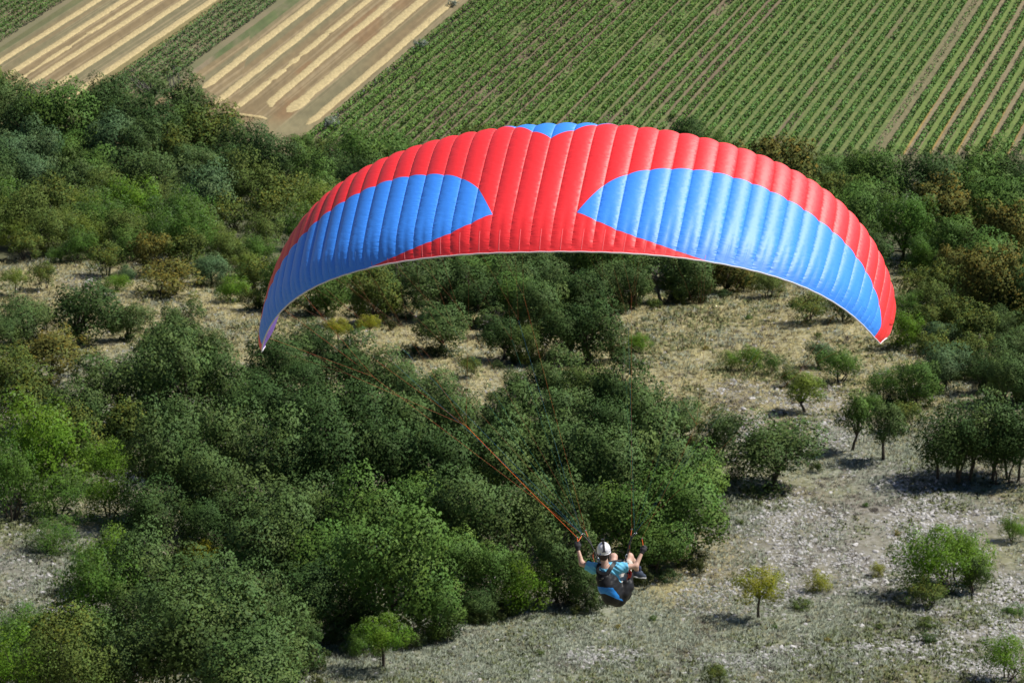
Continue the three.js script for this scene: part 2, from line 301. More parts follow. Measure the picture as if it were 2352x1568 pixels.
// one leaf: a small folded rhomb; nx,ny,nz is the way it faces
function leafPusher() {
  const pos = [], nor = [], col = [], idx = [];
  return {
    pos, nor, col, idx,
    leaf(x, y, z, nx, ny, nz, size, R, c, soft, sx, sy, sz) {
      // a random direction in the plane of the leaf
      let ax = R() - 0.5, ay = R() - 0.5, az = R() - 0.5; const dt = ax * nx + ay * ny + az * nz; ax -= dt * nx; ay -= dt * ny; az -= dt * nz;
      const l = Math.hypot(ax, ay, az) || 1; ax /= l; ay /= l; az /= l;
      const bx = ny * az - nz * ay, by = nz * ax - nx * az, bz = nx * ay - ny * ax, L = size * 0.62, W = size * 0.36, k = pos.length / 3, f = size * 0.1;
      pos.push(x - ax * L, y - ay * L, z - az * L, x + bx * W + nx * f, y + by * W + ny * f, z + bz * W + nz * f, x + ax * L, y + ay * L, z + az * L, x - bx * W + nx * f, y - by * W + ny * f, z - bz * W + nz * f);
      let mx = nx * (1 - soft) + sx * soft, my = ny * (1 - soft) + sy * soft, mz = nz * (1 - soft) + sz * soft; const m = Math.hypot(mx, my, mz) || 1; mx /= m; my /= m; mz /= m;
      for (let i = 0; i < 4; i++) { nor.push(mx, my, mz); col.push(c[0], c[1], c[2]); }
      idx.push(k, k + 2, k + 1, k, k + 3, k + 2);
    },
    done() { return geom(new Float32Array(pos), idx, new Float32Array(col), null, nor); },
  };
}
const ORD = 'first second third fourth fifth sixth seventh eighth ninth tenth eleventh twelfth thirteenth fourteenth fifteenth sixteenth seventeenth eighteenth nineteenth twentieth twenty-first twenty-second twenty-third twenty-fourth'.split(' '), nth = (n) => ORD[n - 1] ?? 'farther';
const vineMat = new THREE.MeshPhysicalMaterial({ vertexColors: true, roughness: 0.6, specularIntensity: 0.4 });
function vineRow(fx, d0, d1, opts, seed) {
  const R = rng(seed), B = leafPusher(), { w, h, per, tone } = opts;
  const len = d1 - d0, n = Math.floor(len * per);
  for (let k = 0; k < n; k++) {
    const d = d0 + R() * len, gap = noise(d / 1.15 + seed * 3.1, seed * 7.7), thin = noise(d / 6 + seed, seed * 1.3);
    if (gap < 0.10 || (thin < 0.10 && R() < 0.7)) continue;
    const bw = w * (0.78 + 0.36 * gap), bh = h * (0.82 + 0.3 * noise(d / 1.3 + 9, seed));
    const a = R() * Math.PI * 2, rr = 0.55 + 0.45 * Math.sqrt(R()), sx = Math.cos(a) * rr, sy = Math.sin(a) * rr;
    const x = fx(d) + sx * bw / 2, y = 0.5 + bh * (0.5 + sy * 0.5);
    let nx = sx + (R() - 0.5) * 1.3, ny = sy * 0.6 + 0.35 + (R() - 0.5) * 1.1, nz = (R() - 0.5) * 1.4; const m = Math.hypot(nx, ny, nz); nx /= m; ny /= m; nz /= m;
    const b = 0.78 + 0.55 * R(), yel = R() < 0.08 ? 1 : 0.35 * noise(d / 2.2, seed + 5);
    B.leaf(x, y, -d, nx, ny, nz, 0.28 + 0.16 * R(), R, [tone[0] * b * (1 + 0.7 * yel), tone[1] * b * (1 + 0.25 * yel), tone[2] * b], 0.4, sx * 0.8, 0.35 + sy * 0.7, 0);
  }
  return B.done();
}
for (let i = 0; i <= 57; i++) {
  const d0 = i < 2 ? 571 : i < 18 ? 571 - i * 0.5 : i < 30 ? 563 : 560, right = smooth(10, 44, i), start = Math.max(566, d0);
  const o = part('vine_row', vineRow((d) => rowX(i, d), start, 738, { w: lerp(1.5, 1.15, right), h: lerp(1.2, 1.2, right), per: i === 45 ? 8 : lerp(46, 36, right), tone: mix3([0.085, 0.185, 0.030], [0.082, 0.190, 0.036], right) }, 1000 + i), vineMat);
  tag(o, i === 0 ? 'green vine row along the left edge of the big vineyard, beside the stubble' : i === 45 ? 'very thin vine row standing in the wide brownish lane of the vineyard' : i === 46 ? 'narrow vine row on the right of the wide brownish lane in the vineyard'
    : i > 46 ? `sparse vine row, ${nth(i - 45)} to the right of the wide brownish lane` : i < 23 ? `dense green vine row, ${nth(i + 1)} from the left edge of the big vineyard` : `green vine row, ${nth(45 - i)} to the left of the wide brownish lane`,
    'vine row', i > 46 ? 'sparse vine rows at the right end of the vineyard' : i < 23 ? 'dense vine rows in the left part of the vineyard' : 'vine rows in the middle of the vineyard');
}
for (let i = 0; i < 5; i++) {
  const fx = (d) => edgeStripL(d) + 1.3 + i * 2.45;
  tag(part('vine_row', vineRow(fx, 585, 735, { w: 1.7, h: 1.1, per: 34, tone: [0.068, 0.150, 0.036] }, 1200 + i), vineMat), i === 0 ? 'ragged vine row on the left edge of the strip between the stubble fields' : i === 4 ? 'vine row on the right edge of the strip between the stubble fields' : `dark green vine row, ${nth(i + 1)} from the left edge of the strip between the stubble fields`, 'vine row', 'vine rows of the strip between the stubble fields');
}
for (let i = 0; i < 13; i++) {
  const fx = (d) => edgeCorner(d) - 2 - i * 2.1;
  tag(part('vine_row', vineRow(fx, 600, 735, { w: 1.8, h: 1.2, per: 34, tone: [0.070, 0.150, 0.030] }, 1300 + i), vineMat), i === 0 ? 'vine row on the right edge of the vineyard in the upper left corner' : `dense vine row, ${nth(i + 1)} from the right edge of the upper left corner vineyard`, 'vine row', 'vine rows in the upper left corner');
}
// grey trellis end posts on the verge left of the big vineyard
{
  const post = mergeGeometries([new THREE.CylinderGeometry(0.06, 0.075, 1.7, 8).translate(0, 0.85, 0), new THREE.BoxGeometry(0.5, 0.07, 0.07).translate(0, 1.35, 0), new THREE.CylinderGeometry(0.02, 0.02, 1.9, 5).rotateZ(0.75).translate(-0.62, 0.75, 0)].map((g) => g.toNonIndexed()));
  const pm = mat(0.33, 0.34, 0.36, 0.7);
  [[1195, 1400], [1360, 1275], [1480, 1180], [1735, 950], [1850, 845], [1972, 730], [2092, 640], [2222, 525]].forEach(([x, y], i) => {
    const g = groundAt((700 + x / 2.613) * 0.6125, y / 2.613 * 0.6125), o = part('trellis_post', post, pm); o.position.set(g.x, g.y, -g.d); o.rotation.y = 0.3 * i;
    tag(o, ['grey trellis post at the near end of the vineyard verge', 'grey trellis post beside the pale silver bush on the verge'][i] ?? `weathered grey trellis end post, ${nth(i + 1)} from the near end of the verge`, 'post', 'trellis posts along the verge');
  });
}
// ---------------------------------------------------------------- trees and bushes
// A crown, one unit wide: lobes of leaves set round the ends of the limbs.
function lobesOf(R, n, o) {   // centre height, half height, lobe radius range, how far out
  const L = [];
  for (let i = 0; i < n; i++) {
    const a = R() * Math.PI * 2, up = o.low + (1 - o.low) * Math.pow(R(), 0.75), r = Math.sqrt(Math.max(0, 1 - up * up)), k = o.out * (0.62 + 0.52 * R()), rad = lerp(o.r0, o.r1, R() * R());
    L.push([Math.cos(a) * r * k * (1 - rad * 0.4), o.cy + up * o.hy * k / 0.42, Math.sin(a) * r * k * (1 - rad * 0.4), rad]);
  }
  for (let i = 0; i < n * 0.35; i++) { const a = R() * Math.PI * 2, r = 0.2 * Math.sqrt(R()); L.push([Math.cos(a) * r, o.cy + (R() - 0.3) * o.hy * 0.7, Math.sin(a) * r, lerp(o.r0, o.r1, 0.7)]); }
  return L;
}
function crown(seed, o) {
  const R = rng(seed), B = leafPusher(), L = lobesOf(R, o.lobes, o), tot = L.reduce((s, l) => s + l[3] * l[3], 0);
  for (const [x, y, z, r] of L) {
    const n = Math.round(o.leaves * r * r / tot), tint = 0.82 + 0.36 * R(), warm = (R() - 0.5) * 0.25; let ox = x, oy = y - o.cy + 0.12, oz = z; const ol = Math.hypot(ox, oy, oz) || 1; ox /= ol; oy /= ol; oz /= ol;
    for (let i = 0; i < n; i++) {
      let dx, dy, dz, q; do { dx = R() * 2 - 1; dy = R() * 2 - 1; dz = R() * 2 - 1; q = dx * dx + dy * dy + dz * dz; } while (q > 1 || q < 0.01); q = Math.sqrt(q); dx /= q; dy /= q; dz /= q;
      if (dx * ox + dy * oy + dz * oz < -0.45 && R() < 0.75) continue;
      const k = r * (0.74 + 0.32 * Math.pow(R(), 0.6)) * (1 + o.rough * (noise(dx * 3 + x * 20, dy * 3 + dz * 2.7 + z * 20) - 0.5));
      const px = x + dx * k, py = y + dy * k * o.flat + (o.feather ? k * o.feather * (R() - 0.3) : 0), pz = z + dz * k;
      let nx = dx * 0.6 + (R() - 0.5) * 1.5, ny = dy * 0.6 + 0.35 + (R() - 0.5) * 1.3, nz = dz * 0.6 + (R() - 0.5) * 1.5; const m = Math.hypot(nx, ny, nz); nx /= m; ny /= m; nz /= m;
      const b = tint * (0.8 + 0.4 * R()), tip = o.tip && R() < o.tip * smooth(-0.1, 0.8, dy) ? 1 : 0;
      B.leaf(px, py, pz, nx, ny, nz, o.size * (0.55 + 0.95 * R() * R() + 0.2 * R()), R, tip ? [1.35 * b, 0.95 * b, 0.5 * b] : [b * (1 + warm), b, b * (1 - warm * 0.6)], 0.72, dx * 0.8 + ox * 0.45, dy * 0.8 + oy * 0.45 + 0.1, dz * 0.8 + oz * 0.45);
    }
  }
  return { geo: B.done(), L };
}
function trunkGeo(seed, L, o) {
  const R = rng(seed + 5), g = [], stems = o.stems ?? 1, top = o.cy - o.hy * (o.fork ?? 0.75);
  for (let s = 0; s < stems; s++) {
    const a0 = R() * 6.28, sp = o.spread ?? (stems > 1 ? 0.1 + 0.05 * R() : 0), b0 = o.straight ? 0.85 : 0.5, b = V(Math.cos(a0) * sp * b0, -0.04, Math.sin(a0) * sp * b0), m = V(Math.cos(a0) * sp + (o.lean ?? 0) * 0.5 + (R() - 0.5) * 0.05, top * 0.55, Math.sin(a0) * sp + (R() - 0.5) * 0.05), t = V(Math.cos(a0) * sp * 1.4 + (o.lean ?? 0), top, Math.sin(a0) * sp * 1.4);
    g.push(limb([b, m, t], o.tr * 1.25, o.tr * 0.75, 7));
    const ends = L.slice().sort(() => R() - 0.5).slice(0, o.limbs ?? 6);
    for (const l of ends) { const e = V(l[0] * 0.9, l[1], l[2] * 0.9), mid = t.clone().lerp(e, 0.5).add(V((R() - 0.5) * 0.06, 0.03, (R() - 0.5) * 0.06)); g.push(limb([t.clone(), mid, e], o.tr * 0.6, o.tr * 0.16, 5, 3)); }
  }
  return mergeGeometries(g);
}
const KIND = {
  oak: { lobes: 19, cy: 0.42, hy: 0.44, low: -0.8, r0: 0.13, r1: 0.27, out: 0.38, leaves: 14500, size: 0.0245, rough: 0.55, flat: 0.9, tr: 0.028, fork: 0.55, limbs: 7 },
  oakb: { lobes: 30, cy: 0.44, hy: 0.46, low: -0.8, r0: 0.09, r1: 0.20, out: 0.41, leaves: 14000, size: 0.0235, rough: 0.6, flat: 0.85, tr: 0.026, fork: 0.6, limbs: 8, stems: 2 },
  oakc: { lobes: 32, cy: 0.48, hy: 0.40, low: -0.6, r0: 0.09, r1: 0.19, out: 0.41, leaves: 11500, size: 0.026, rough: 0.7, flat: 0.9, tr: 0.03, fork: 0.75, limbs: 9, stems: 2 },
  olive: { lobes: 30, cy: 0.45, hy: 0.48, low: -0.8, r0: 0.08, r1: 0.20, out: 0.41, leaves: 11500, size: 0.028, rough: 0.7, flat: 0.95, tr: 0.026, tip: 0.22, limbs: 5 },
  bush: { lobes: 32, cy: 0.34, hy: 0.38, low: -0.55, r0: 0.08, r1: 0.19, out: 0.42, leaves: 12000, size: 0.021, rough: 0.5, flat: 1.0, feather: 0.5, tr: 0.014, stems: 4, limbs: 4, fork: 0.4 },
  bushb: { lobes: 38, cy: 0.34, hy: 0.40, low: -0.6, r0: 0.08, r1: 0.16, out: 0.44, leaves: 9500, size: 0.022, rough: 0.6, flat: 1.1, feather: 0.8, tr: 0.012, stems: 5, limbs: 4, fork: 0.4 },
  tipped: { lobes: 30, cy: 0.36, hy: 0.38, low: -0.4, r0: 0.07, r1: 0.15, out: 0.42, leaves: 6000, size: 0.028, rough: 0.7, flat: 1.0, feather: 0.4, tr: 0.014, stems: 4, limbs: 4, tip: 0.35, fork: 0.4 },
  umbrella: { lobes: 36, cy: 0.66, hy: 0.22, low: -0.35, r0: 0.09, r1: 0.16, out: 0.44, leaves: 9500, size: 0.022, rough: 0.5, flat: 0.8, tr: 0.022, lean: 0.06, limbs: 9, fork: 0.9 },
  stemmed: { lobes: 24, cy: 0.62, hy: 0.40, low: -0.75, r0: 0.10, r1: 0.21, out: 0.40, leaves: 9500, size: 0.027, rough: 0.7, flat: 0.85, tr: 0.034, lean: 0.1, limbs: 8, fork: 0.9 },
  stand: { lobes: 34, cy: 0.49, hy: 0.36, low: -0.5, r0: 0.10, r1: 0.2, out: 0.41, leaves: 12000, size: 0.024, rough: 0.6, flat: 0.9, tr: 0.017, fork: 0.35, limbs: 5, stems: 3, spread: 0.16, straight: 1 },
  sparse: { lobes: 22, cy: 0.55, hy: 0.42, low: -0.5, r0: 0.06, r1: 0.12, out: 0.44, leaves: 3800, size: 0.026, rough: 0.8, flat: 0.9, tr: 0.026, limbs: 18, fork: 0.6, stems: 2 },
  low: { lobes: 30, cy: 0.18, hy: 0.2, low: -0.3, r0: 0.06, r1: 0.12, out: 0.43, leaves: 4500, size: 0.026, rough: 0.6, flat: 0.9, tr: 0.01, stems: 4, limbs: 3, fork: 0.4 },
};
const PROTO = {};
for (const [k, o] of Object.entries(KIND)) PROTO[k] = [0, 1, 2].slice(0, k.startsWith('oak') || k === 'bush' || k === 'olive' ? 2 : 1).map((v) => { const s = 4000 + k.length * 131 + k.charCodeAt(0) * 17 + k.charCodeAt(k.length - 1) * 29 + v * 997, c = crown(s, o); return { crown: c.geo, trunk: trunkGeo(s, c.L, o) }; });
const bark = mat(0.075, 0.06, 0.048, 0.95), paleBark = mat(0.16, 0.145, 0.13, 0.95);
const leafMat = (c, rough = 0.55) => new THREE.MeshPhysicalMaterial({ specularIntensity: 0.3, color: new THREE.Color().setRGB(...c), vertexColors: true, roughness: rough });
const thinLeaf = (c) => new THREE.MeshPhysicalMaterial({ color: new THREE.Color().setRGB(...c), vertexColors: true, roughness: 0.92, specularIntensity: 0.3, transmission: 0.35, thickness: 0 });
const TONE = {
  dark: [leafMat([0.046, 0.088, 0.020], 0.7), 'dark green'], oak: [leafMat([0.074, 0.124, 0.031], 0.65), 'grey green'], mid: [leafMat([0.080, 0.150, 0.025], 0.65), 'mid green'],
  brown: [leafMat([0.115, 0.122, 0.026], 0.75), 'olive brown'], olive: [leafMat([0.088, 0.130, 0.024], 0.7), 'olive green'], bright: [thinLeaf([0.115, 0.225, 0.014]), 'bright green'], fresh: [thinLeaf([0.088, 0.180, 0.024]), 'fresh green'],
  yellow: [thinLeaf([0.27, 0.29, 0.018]), 'yellow green'], light: [thinLeaf([0.17, 0.24, 0.035]), 'light green'], blue: [leafMat([0.080, 0.14, 0.052], 0.65), 'bluish green'], silver: [leafMat([0.28, 0.33, 0.26], 0.8), 'pale silver'], straw: [leafMat([0.26, 0.23, 0.06], 0.8), 'yellowish'],
};
const NOUN = { oak: 'oak', oakb: 'bushy oak', oakc: 'tall oak', olive: 'leafy tree', bush: 'bush', bushb: 'feathery bush', tipped: 'rust-tipped bush', umbrella: 'umbrella-shaped small tree', stemmed: 'tree with a clear trunk', sparse: 'thin half-bare tree', stand: 'many-stemmed oak', low: 'low shrub' };
const CATEGORY = (k) => /bush|tipped/.test(k) ? 'bush' : k === 'low' ? 'shrub' : 'tree';
const treeR = rng(90210), planted = [];
// crown centre (px, py) and crown width w in the 2352-pixel picture
function plant(px, py, w, kind, tone, label, tall = 1, variant) {
  if (label === null) w *= py < 900 && py > 700 ? 0.92 + 0.2 * treeR() : 1.02 + 0.42 * treeR();
  const o = KIND[kind], P = PROTO[kind], p = P[(variant ?? Math.floor(treeR() * 97)) % P.length];
  const g = groundAt(px, py + o.cy * w * tall * 0.9), wm = w * g.dist / F * (/bush|umbrella|tipped|low/.test(kind) ? 1.14 : 1.06), s = wm, j = () => 0.93 + 0.14 * treeR();
  const t = base(CATEGORY(kind) === 'tree' ? (/oak/.test(kind) ? 'oak_tree' : 'small_tree') : CATEGORY(kind), [g.x, g.y - 0.05, -g.d], treeR() * Math.PI * 2);
  t.scale.set(s * j(), s * tall * j(), s * j());
  part('crown', p.crown, TONE[tone][0], t); part('trunk', p.trunk, kind === 'sparse' ? paleBark : bark, t);
  planted.push({ t, px, py, w, kind, tone, label });
  return t;
}
// --- single trees and bushes of the near slope: [x, y, width] of the crown in the picture
plant(1743, 1350, 122, 'umbrella', 'yellow', 'small yellow-green tree with a thin leaning trunk right of the pilot', 0.95);
plant(1878, 1342, 66, 'bushb', 'yellow', 'faint yellowish bush between the small umbrella tree and the big green bush', 0.7);
plant(1840, 1390, 62, 'low', 'olive', 'low olive shrub right of the small umbrella-shaped tree', 0.8);
plant(2140, 1305, 180, 'bushb', 'bright', 'largest bright green bush on the stony slope at the lower right', 1.0);
plant(2210, 1292, 155, 'bush', 'bright', 'feathery green bush behind the small oak at the lower right', 1.0);
plant(2240, 1318, 66, 'oakc', 'oak', 'small dark oak standing in front of the bright bushes at the lower right', 1.5);
plant(2128, 1368, 92, 'tipped', 'olive', 'rust-tipped bush in front of the largest bright green bush', 0.8);
plant(2130, 1432, 60, 'low', 'olive', 'low dark shrub just below the rust-tipped bush', 0.8);
plant(2128, 1468, 52, 'low', 'dark', 'dark low shrub alone on stones near the lower right corner', 0.9);
plant(2310, 1520, 130, 'bushb', 'bright', 'bright feathery bush in the lower right corner of the photo', 1.0);
plant(2328, 1222, 70, 'bush', 'bright', 'round bright bush at the right edge beside the stony patch', 0.9);
plant(2332, 1403, 66, 'low', 'fresh', 'flat green shrub at the right edge below the stony lane', 0.6);
plant(1645, 1552, 66, 'tipped', 'olive', 'brownish bush cut by the bottom edge below the pilot', 0.9);
plant(2015, 1312, 40, 'bushb', 'yellow', 'tiny yellow-green sapling left of the largest bright bush', 0.9);
plant(880, 1458, 134, 'umbrella', 'bright', 'light green small tree with a dark stem at the lower edge of the oak thicket', 0.95);
plant(822, 1482, 74, 'bush', 'fresh', 'bushy companion left of the light green small tree', 0.8);
plant(1210, 1355, 150, 'bush', 'bright', 'bright green bush at the foot of the oaks, left of the pilot', 0.9);
plant(450, 1282, 96, 'bush', 'yellow', 'yellow-green bush amid the dark oaks at the lower left', 0.7);
plant(120, 1240, 130, 'bushb', 'fresh', 'light loose bush on the pale stony patch at the left edge', 0.55);
// middle clearing
plant(1655, 998, 105, 'oakb', 'oak', 'small grey-green oak left of the broad oak at the clearing edge', 1.1);
plant(1785, 1045, 225, 'oak', 'oak', 'broad rounded oak standing alone above the stony slope right of the pilot', 0.8);
plant(1850, 903, 104, 'stemmed', 'light', 'light green tree with a bent brown trunk on the right clearing', 0.75);
plant(1958, 968, 100, 'stemmed', 'mid', 'left one of the two slender trees with bare trunks on the right', 1.2);
plant(2030, 982, 110, 'stemmed', 'oak', 'right one of the two slender trees with bare trunks on the right', 1.2);
plant(2180, 1015, 170, 'stand', 'dark', 'left oak of the tall stand with dark trunks at the right edge', 1.15);
plant(2260, 1000, 180, 'stand', 'oak', 'middle oak of the tall stand with dark trunks at the right edge', 1.15);
plant(2340, 1010, 175, 'stand', 'dark', 'right oak of the tall stand with dark trunks at the right edge', 1.15);
plant(2215, 1040, 120, 'stand', 'oak', 'shorter oak in front of the tall stand at the right edge', 1.1);
plant(2300, 1045, 130, 'stand', 'dark', 'shorter oak at the right front of the tall stand', 1.1);
plant(1676, 834, 52, 'bushb', 'bright', 'left bush of the three in a row on the right clearing', 1.0);
plant(1725, 830, 70, 'bushb', 'bright', 'middle bush of the three in a row on the right clearing', 1.0);
plant(1770, 842, 56, 'bushb', 'fresh', 'right bush of the three in a row on the right clearing', 1.0);
plant(1882, 812, 74, 'oakc', 'blue', 'bluish small tree behind the round bush on the right clearing', 0.9);
plant(1925, 848, 118, 'bush', 'fresh', 'round green bush on the right clearing beneath the wing tip', 0.75);
plant(1815, 872, 58, 'bush', 'olive', 'olive bush above the tree with the bent brown trunk', 0.95);
plant(2030, 893, 104, 'bush', 'fresh', 'fresh green bush left of the tall dark stand', 0.95);
plant(2105, 890, 112, 'oak', 'mid', 'mid green oak between the bushes and the tall dark stand', 1.0);
plant(2075, 962, 92, 'tipped', 'olive', 'olive bush under the mid green oak at the right', 0.9);
plant(2000, 935, 66, 'bush', 'fresh', 'small green bush above the two slender trees', 0.9);
plant(1015, 762, 148, 'oak', 'oak', 'oak with two dark trunks alone on the clearing beneath the wing', 0.85, 0);
plant(1150, 785, 110, 'oakb', 'dark', 'dark oak with bare grey branches right of the two-trunked oak', 0.95);
plant(1212, 795, 100, 'oak', 'olive', 'olive-yellow tree in the middle clump beneath the wing', 1.0);
plant(1290, 770, 130, 'oakc', 'dark', 'dark oak with visible trunks in the middle of the clearing', 1.05);
plant(1370, 765, 150, 'oakc', 'dark', 'broad dark oak at the right end of the middle clump', 1.0);
plant(1330, 700, 140, 'oak', 'dark', 'dark oak behind the middle clump under the wing', 1.0);
plant(1240, 715, 130, 'oak', 'oak', 'grey-green oak behind the olive-yellow tree', 1.0);
plant(1130, 730, 90, 'sparse', 'oak', 'half-bare grey tree in the middle clump beneath the wing', 0.9);
plant(1080, 848, 64, 'tipped', 'olive', 'small rust-tinged bush on dry grass below the middle clump', 0.85);
plant(1465, 792, 72, 'bush', 'bright', 'light green bush at the right foot of the middle clump', 0.7);
plant(1502, 699, 42, 'low', 'olive', 'little olive shrub alone on the dry grass under the wing', 1.2);
plant(776, 758, 66, 'umbrella', 'yellow', 'left one of the two yellow-green saplings under the wing left half', 0.95);
plant(847, 748, 56, 'umbrella', 'yellow', 'right one of the two yellow-green saplings under the wing left half', 1.0);
plant(1640, 652, 74, 'bush', 'olive', 'olive bush at the upper edge of the right clearing, left end', 0.9);
plant(1700, 652, 70, 'bush', 'dark', 'dark bush at the upper edge of the right clearing', 0.9);
plant(1762, 660, 84, 'bush', 'olive', 'wide olive bush at the upper edge of the right clearing', 0.85);
plant(1858, 716, 112, 'tipped', 'olive', 'rust-tinged bush below the right trailing edge of the wing', 0.65);
plant(1935, 712, 92, 'bush', 'dark', 'dark bush below the right wing tip', 0.85);
// left clearing
plant(35, 640, 62, 'umbrella', 'light', 'pale green small tree at the left edge on dry grass', 0.95);
plant(102, 640, 74, 'tipped', 'olive', 'brownish bush beside the pale green small tree at the left edge', 1.0);
plant(292, 632, 48, 'oak', 'blue', 'bluish green shrub among brown bushes on the left clearing', 0.8);
plant(265, 655, 72, 'bush', 'bright', 'light green bush in front of the bluish shrub on the left', 0.55);
plant(392, 648, 165, 'tipped', 'brown', 'wide rust-brown bush at the upper edge of the left clearing', 0.55);
plant(485, 622, 92, 'oak', 'blue', 'bluish green small oak left of the wing tip', 0.85);
plant(540, 672, 86, 'bush', 'bright', 'bright green bush below the bluish oak, left of the wing tip', 0.75);
plant(580, 692, 62, 'tipped', 'olive', 'rust-tinged bush close to the left wing tip', 0.9);
plant(245, 603, 96, 'tipped', 'olive', 'olive-brown bush over the left clearing'); plant(350, 592, 116, 'tipped', 'brown', 'rusty bush above the wide rust-brown bush'); plant(430, 585, 110, 'olive', 'olive', 'olive tree above the left clearing, left of the bluish oak');
plant(60, 572, 96, 'tipped', 'olive', 'olive bush above the pale small tree at the left edge', 0.8); plant(132, 590, 56, 'bush', 'fresh', 'small green bush above the brownish bush at left', 0.7); plant(190, 572, 100, 'bush', 'fresh', 'fresh green bush above the left clearing', 0.8); plant(300, 570, 110, 'bush', 'mid', 'mid green bush behind the bluish shrub on the left', 0.8);
plant(520, 590, 100, 'bush', 'olive', 'olive bush behind the bluish oak near the wing', 0.9); plant(575, 640, 80, 'bush', 'fresh', 'fresh green bush against the left wing tip', 0.9);
// the oak thicket: rows from back to front
const thicket = [
  [210, 725, 175, 'oakc', 'dark', 0.9], [300, 740, 90, 'oakc', 'oak'], [60, 745, 125, 'oak', 'oak'], [10, 770, 100, 'oakb', 'oak'], [420, 750, 120, 'oakb', 'oak'], [380, 810, 150, 'oak', 'oak'], [475, 800, 110, 'oakb', 'oak'], [120, 820, 180, 'olive', 'brown', 0.8], [20, 850, 120, 'olive', 'olive'],
  [640, 840, 150, 'oak', 'dark'], [585, 880, 110, 'oak', 'dark'], [720, 800, 120, 'oakb', 'dark'], [800, 860, 160, 'oak', 'dark'], [900, 890, 150, 'oak', 'oak'], [980, 920, 130, 'oak', 'oak'], [700, 890, 150, 'oak', 'dark'],
  [1210, 900, 110, 'oakb', 'oak'], [1280, 880, 150, 'oakb', 'oak'], [1420, 915, 120, 'oakb', 'dark'], [1160, 930, 100, 'sparse', 'oak'], [1350, 920, 120, 'oak', 'olive'], [1480, 985, 170, 'oak', 'oak'], [1565, 975, 110, 'oak', 'oak'],
  [280, 900, 150, 'oak', 'oak'], [400, 900, 150, 'oakb', 'oak'], [500, 910, 120, 'oak', 'oak'], [70, 930, 180, 'olive', 'olive', 0.85], [180, 960, 130, 'oakb', 'oak'], [300, 990, 130, 'olive', 'olive'], [600, 970, 150, 'oak', 'dark'], [720, 990, 170, 'oak', 'dark'], [840, 980, 160, 'oak', 'dark'], [950, 1000, 150, 'oak', 'oak'], [1060, 1000, 150, 'oak', 'oak'], [1170, 1010, 140, 'oak', 'oak'], [1280, 990, 150, 'oakb', 'oak'], [1390, 1010, 150, 'oak', 'dark'],
  [430, 1010, 150, 'oak', 'oak'], [540, 1050, 150, 'oak', 'oak'], [380, 1090, 150, 'oakb', 'oak'], [650, 1090, 170, 'oak', 'oak'], [480, 1130, 150, 'oak', 'oak'], [780, 1090, 160, 'oak', 'dark'], [900, 1090, 160, 'oak', 'dark'], [1020, 1100, 160, 'oak', 'dark'], [1140, 1100, 160, 'oak', 'oak'], [1270, 1090, 160, 'oak', 'oak'], [1400, 1110, 170, 'oak', 'oak'], [1510, 1090, 160, 'oak', 'oak'], [1595, 1110, 130, 'oak', 'mid'], [1560, 1190, 170, 'oak', 'mid'],
  [90, 1060, 200, 'bush', 'bright', 0.85], [230, 1080, 130, 'bush', 'bright', 0.9], [20, 1130, 130, 'bush', 'fresh'], [130, 1150, 170, 'bush', 'fresh', 0.7], [250, 1160, 110, 'bush', 'bright', 0.8], [160, 1010, 120, 'olive', 'olive'],
  [360, 1190, 130, 'oak', 'dark'], [600, 1190, 170, 'oakb', 'oak'], [720, 1200, 160, 'oak', 'oak'], [840, 1210, 170, 'oak', 'mid'], [960, 1200, 160, 'oak', 'mid'], [1080, 1210, 170, 'oak', 'oak'], [1200, 1200, 160, 'oak', 'oak'], [1320, 1190, 150, 'oak', 'oak'], [1440, 1210, 160, 'oak', 'mid'], [1510, 1265, 120, 'oak', 'mid', 0.8],
  [470, 1220, 120, 'oak', 'dark'], [620, 1290, 170, 'oak', 'oak'], [760, 1310, 180, 'oak', 'mid'], [900, 1330, 190, 'oak', 'mid'], [1040, 1310, 170, 'oak', 'mid'], [1130, 1330, 130, 'oak', 'mid'], [1290, 1290, 150, 'oakb', 'oak'], [1345, 1345, 90, 'oak', 'oak', 0.9], [1000, 1400, 140, 'oak', 'mid', 0.8], [1100, 1390, 100, 'oak', 'dark', 0.7], [720, 1390, 160, 'oak', 'dark', 0.9], [830, 1400, 110, 'oak', 'dark', 0.7],
  [330, 1330, 150, 'oak', 'oak'], [460, 1370, 190, 'oak', 'oak'], [590, 1410, 190, 'oak', 'oak'], [340, 1440, 180, 'oak', 'oak'], [480, 1490, 220, 'oak', 'oak'], [630, 1510, 160, 'oak', 'oak'], [300, 1540, 180, 'oak', 'oak'], [690, 1460, 90, 'oakb', 'oak'], [580, 1570, 220, 'oak', 'oak'],
  [245, 1310, 110, 'bush', 'bright'], [215, 1390, 130, 'bush', 'fresh'], [60, 1480, 150, 'bush', 'fresh', 0.85], [160, 1490, 170, 'tipped', 'olive', 0.9], [230, 1470, 110, 'bush', 'fresh'], [40, 1560, 170, 'bush', 'bright'], [170, 1570, 160, 'bush', 'olive'],
];
for (const [x, y, w, k, c, tall] of thicket) plant(x, y, w, k, c, null, (tall ?? 1) * (y < 900 ? 0.82 + 0.15 * treeR() : 0.85 + 0.5 * treeR())).userData.zone = 'thicket';
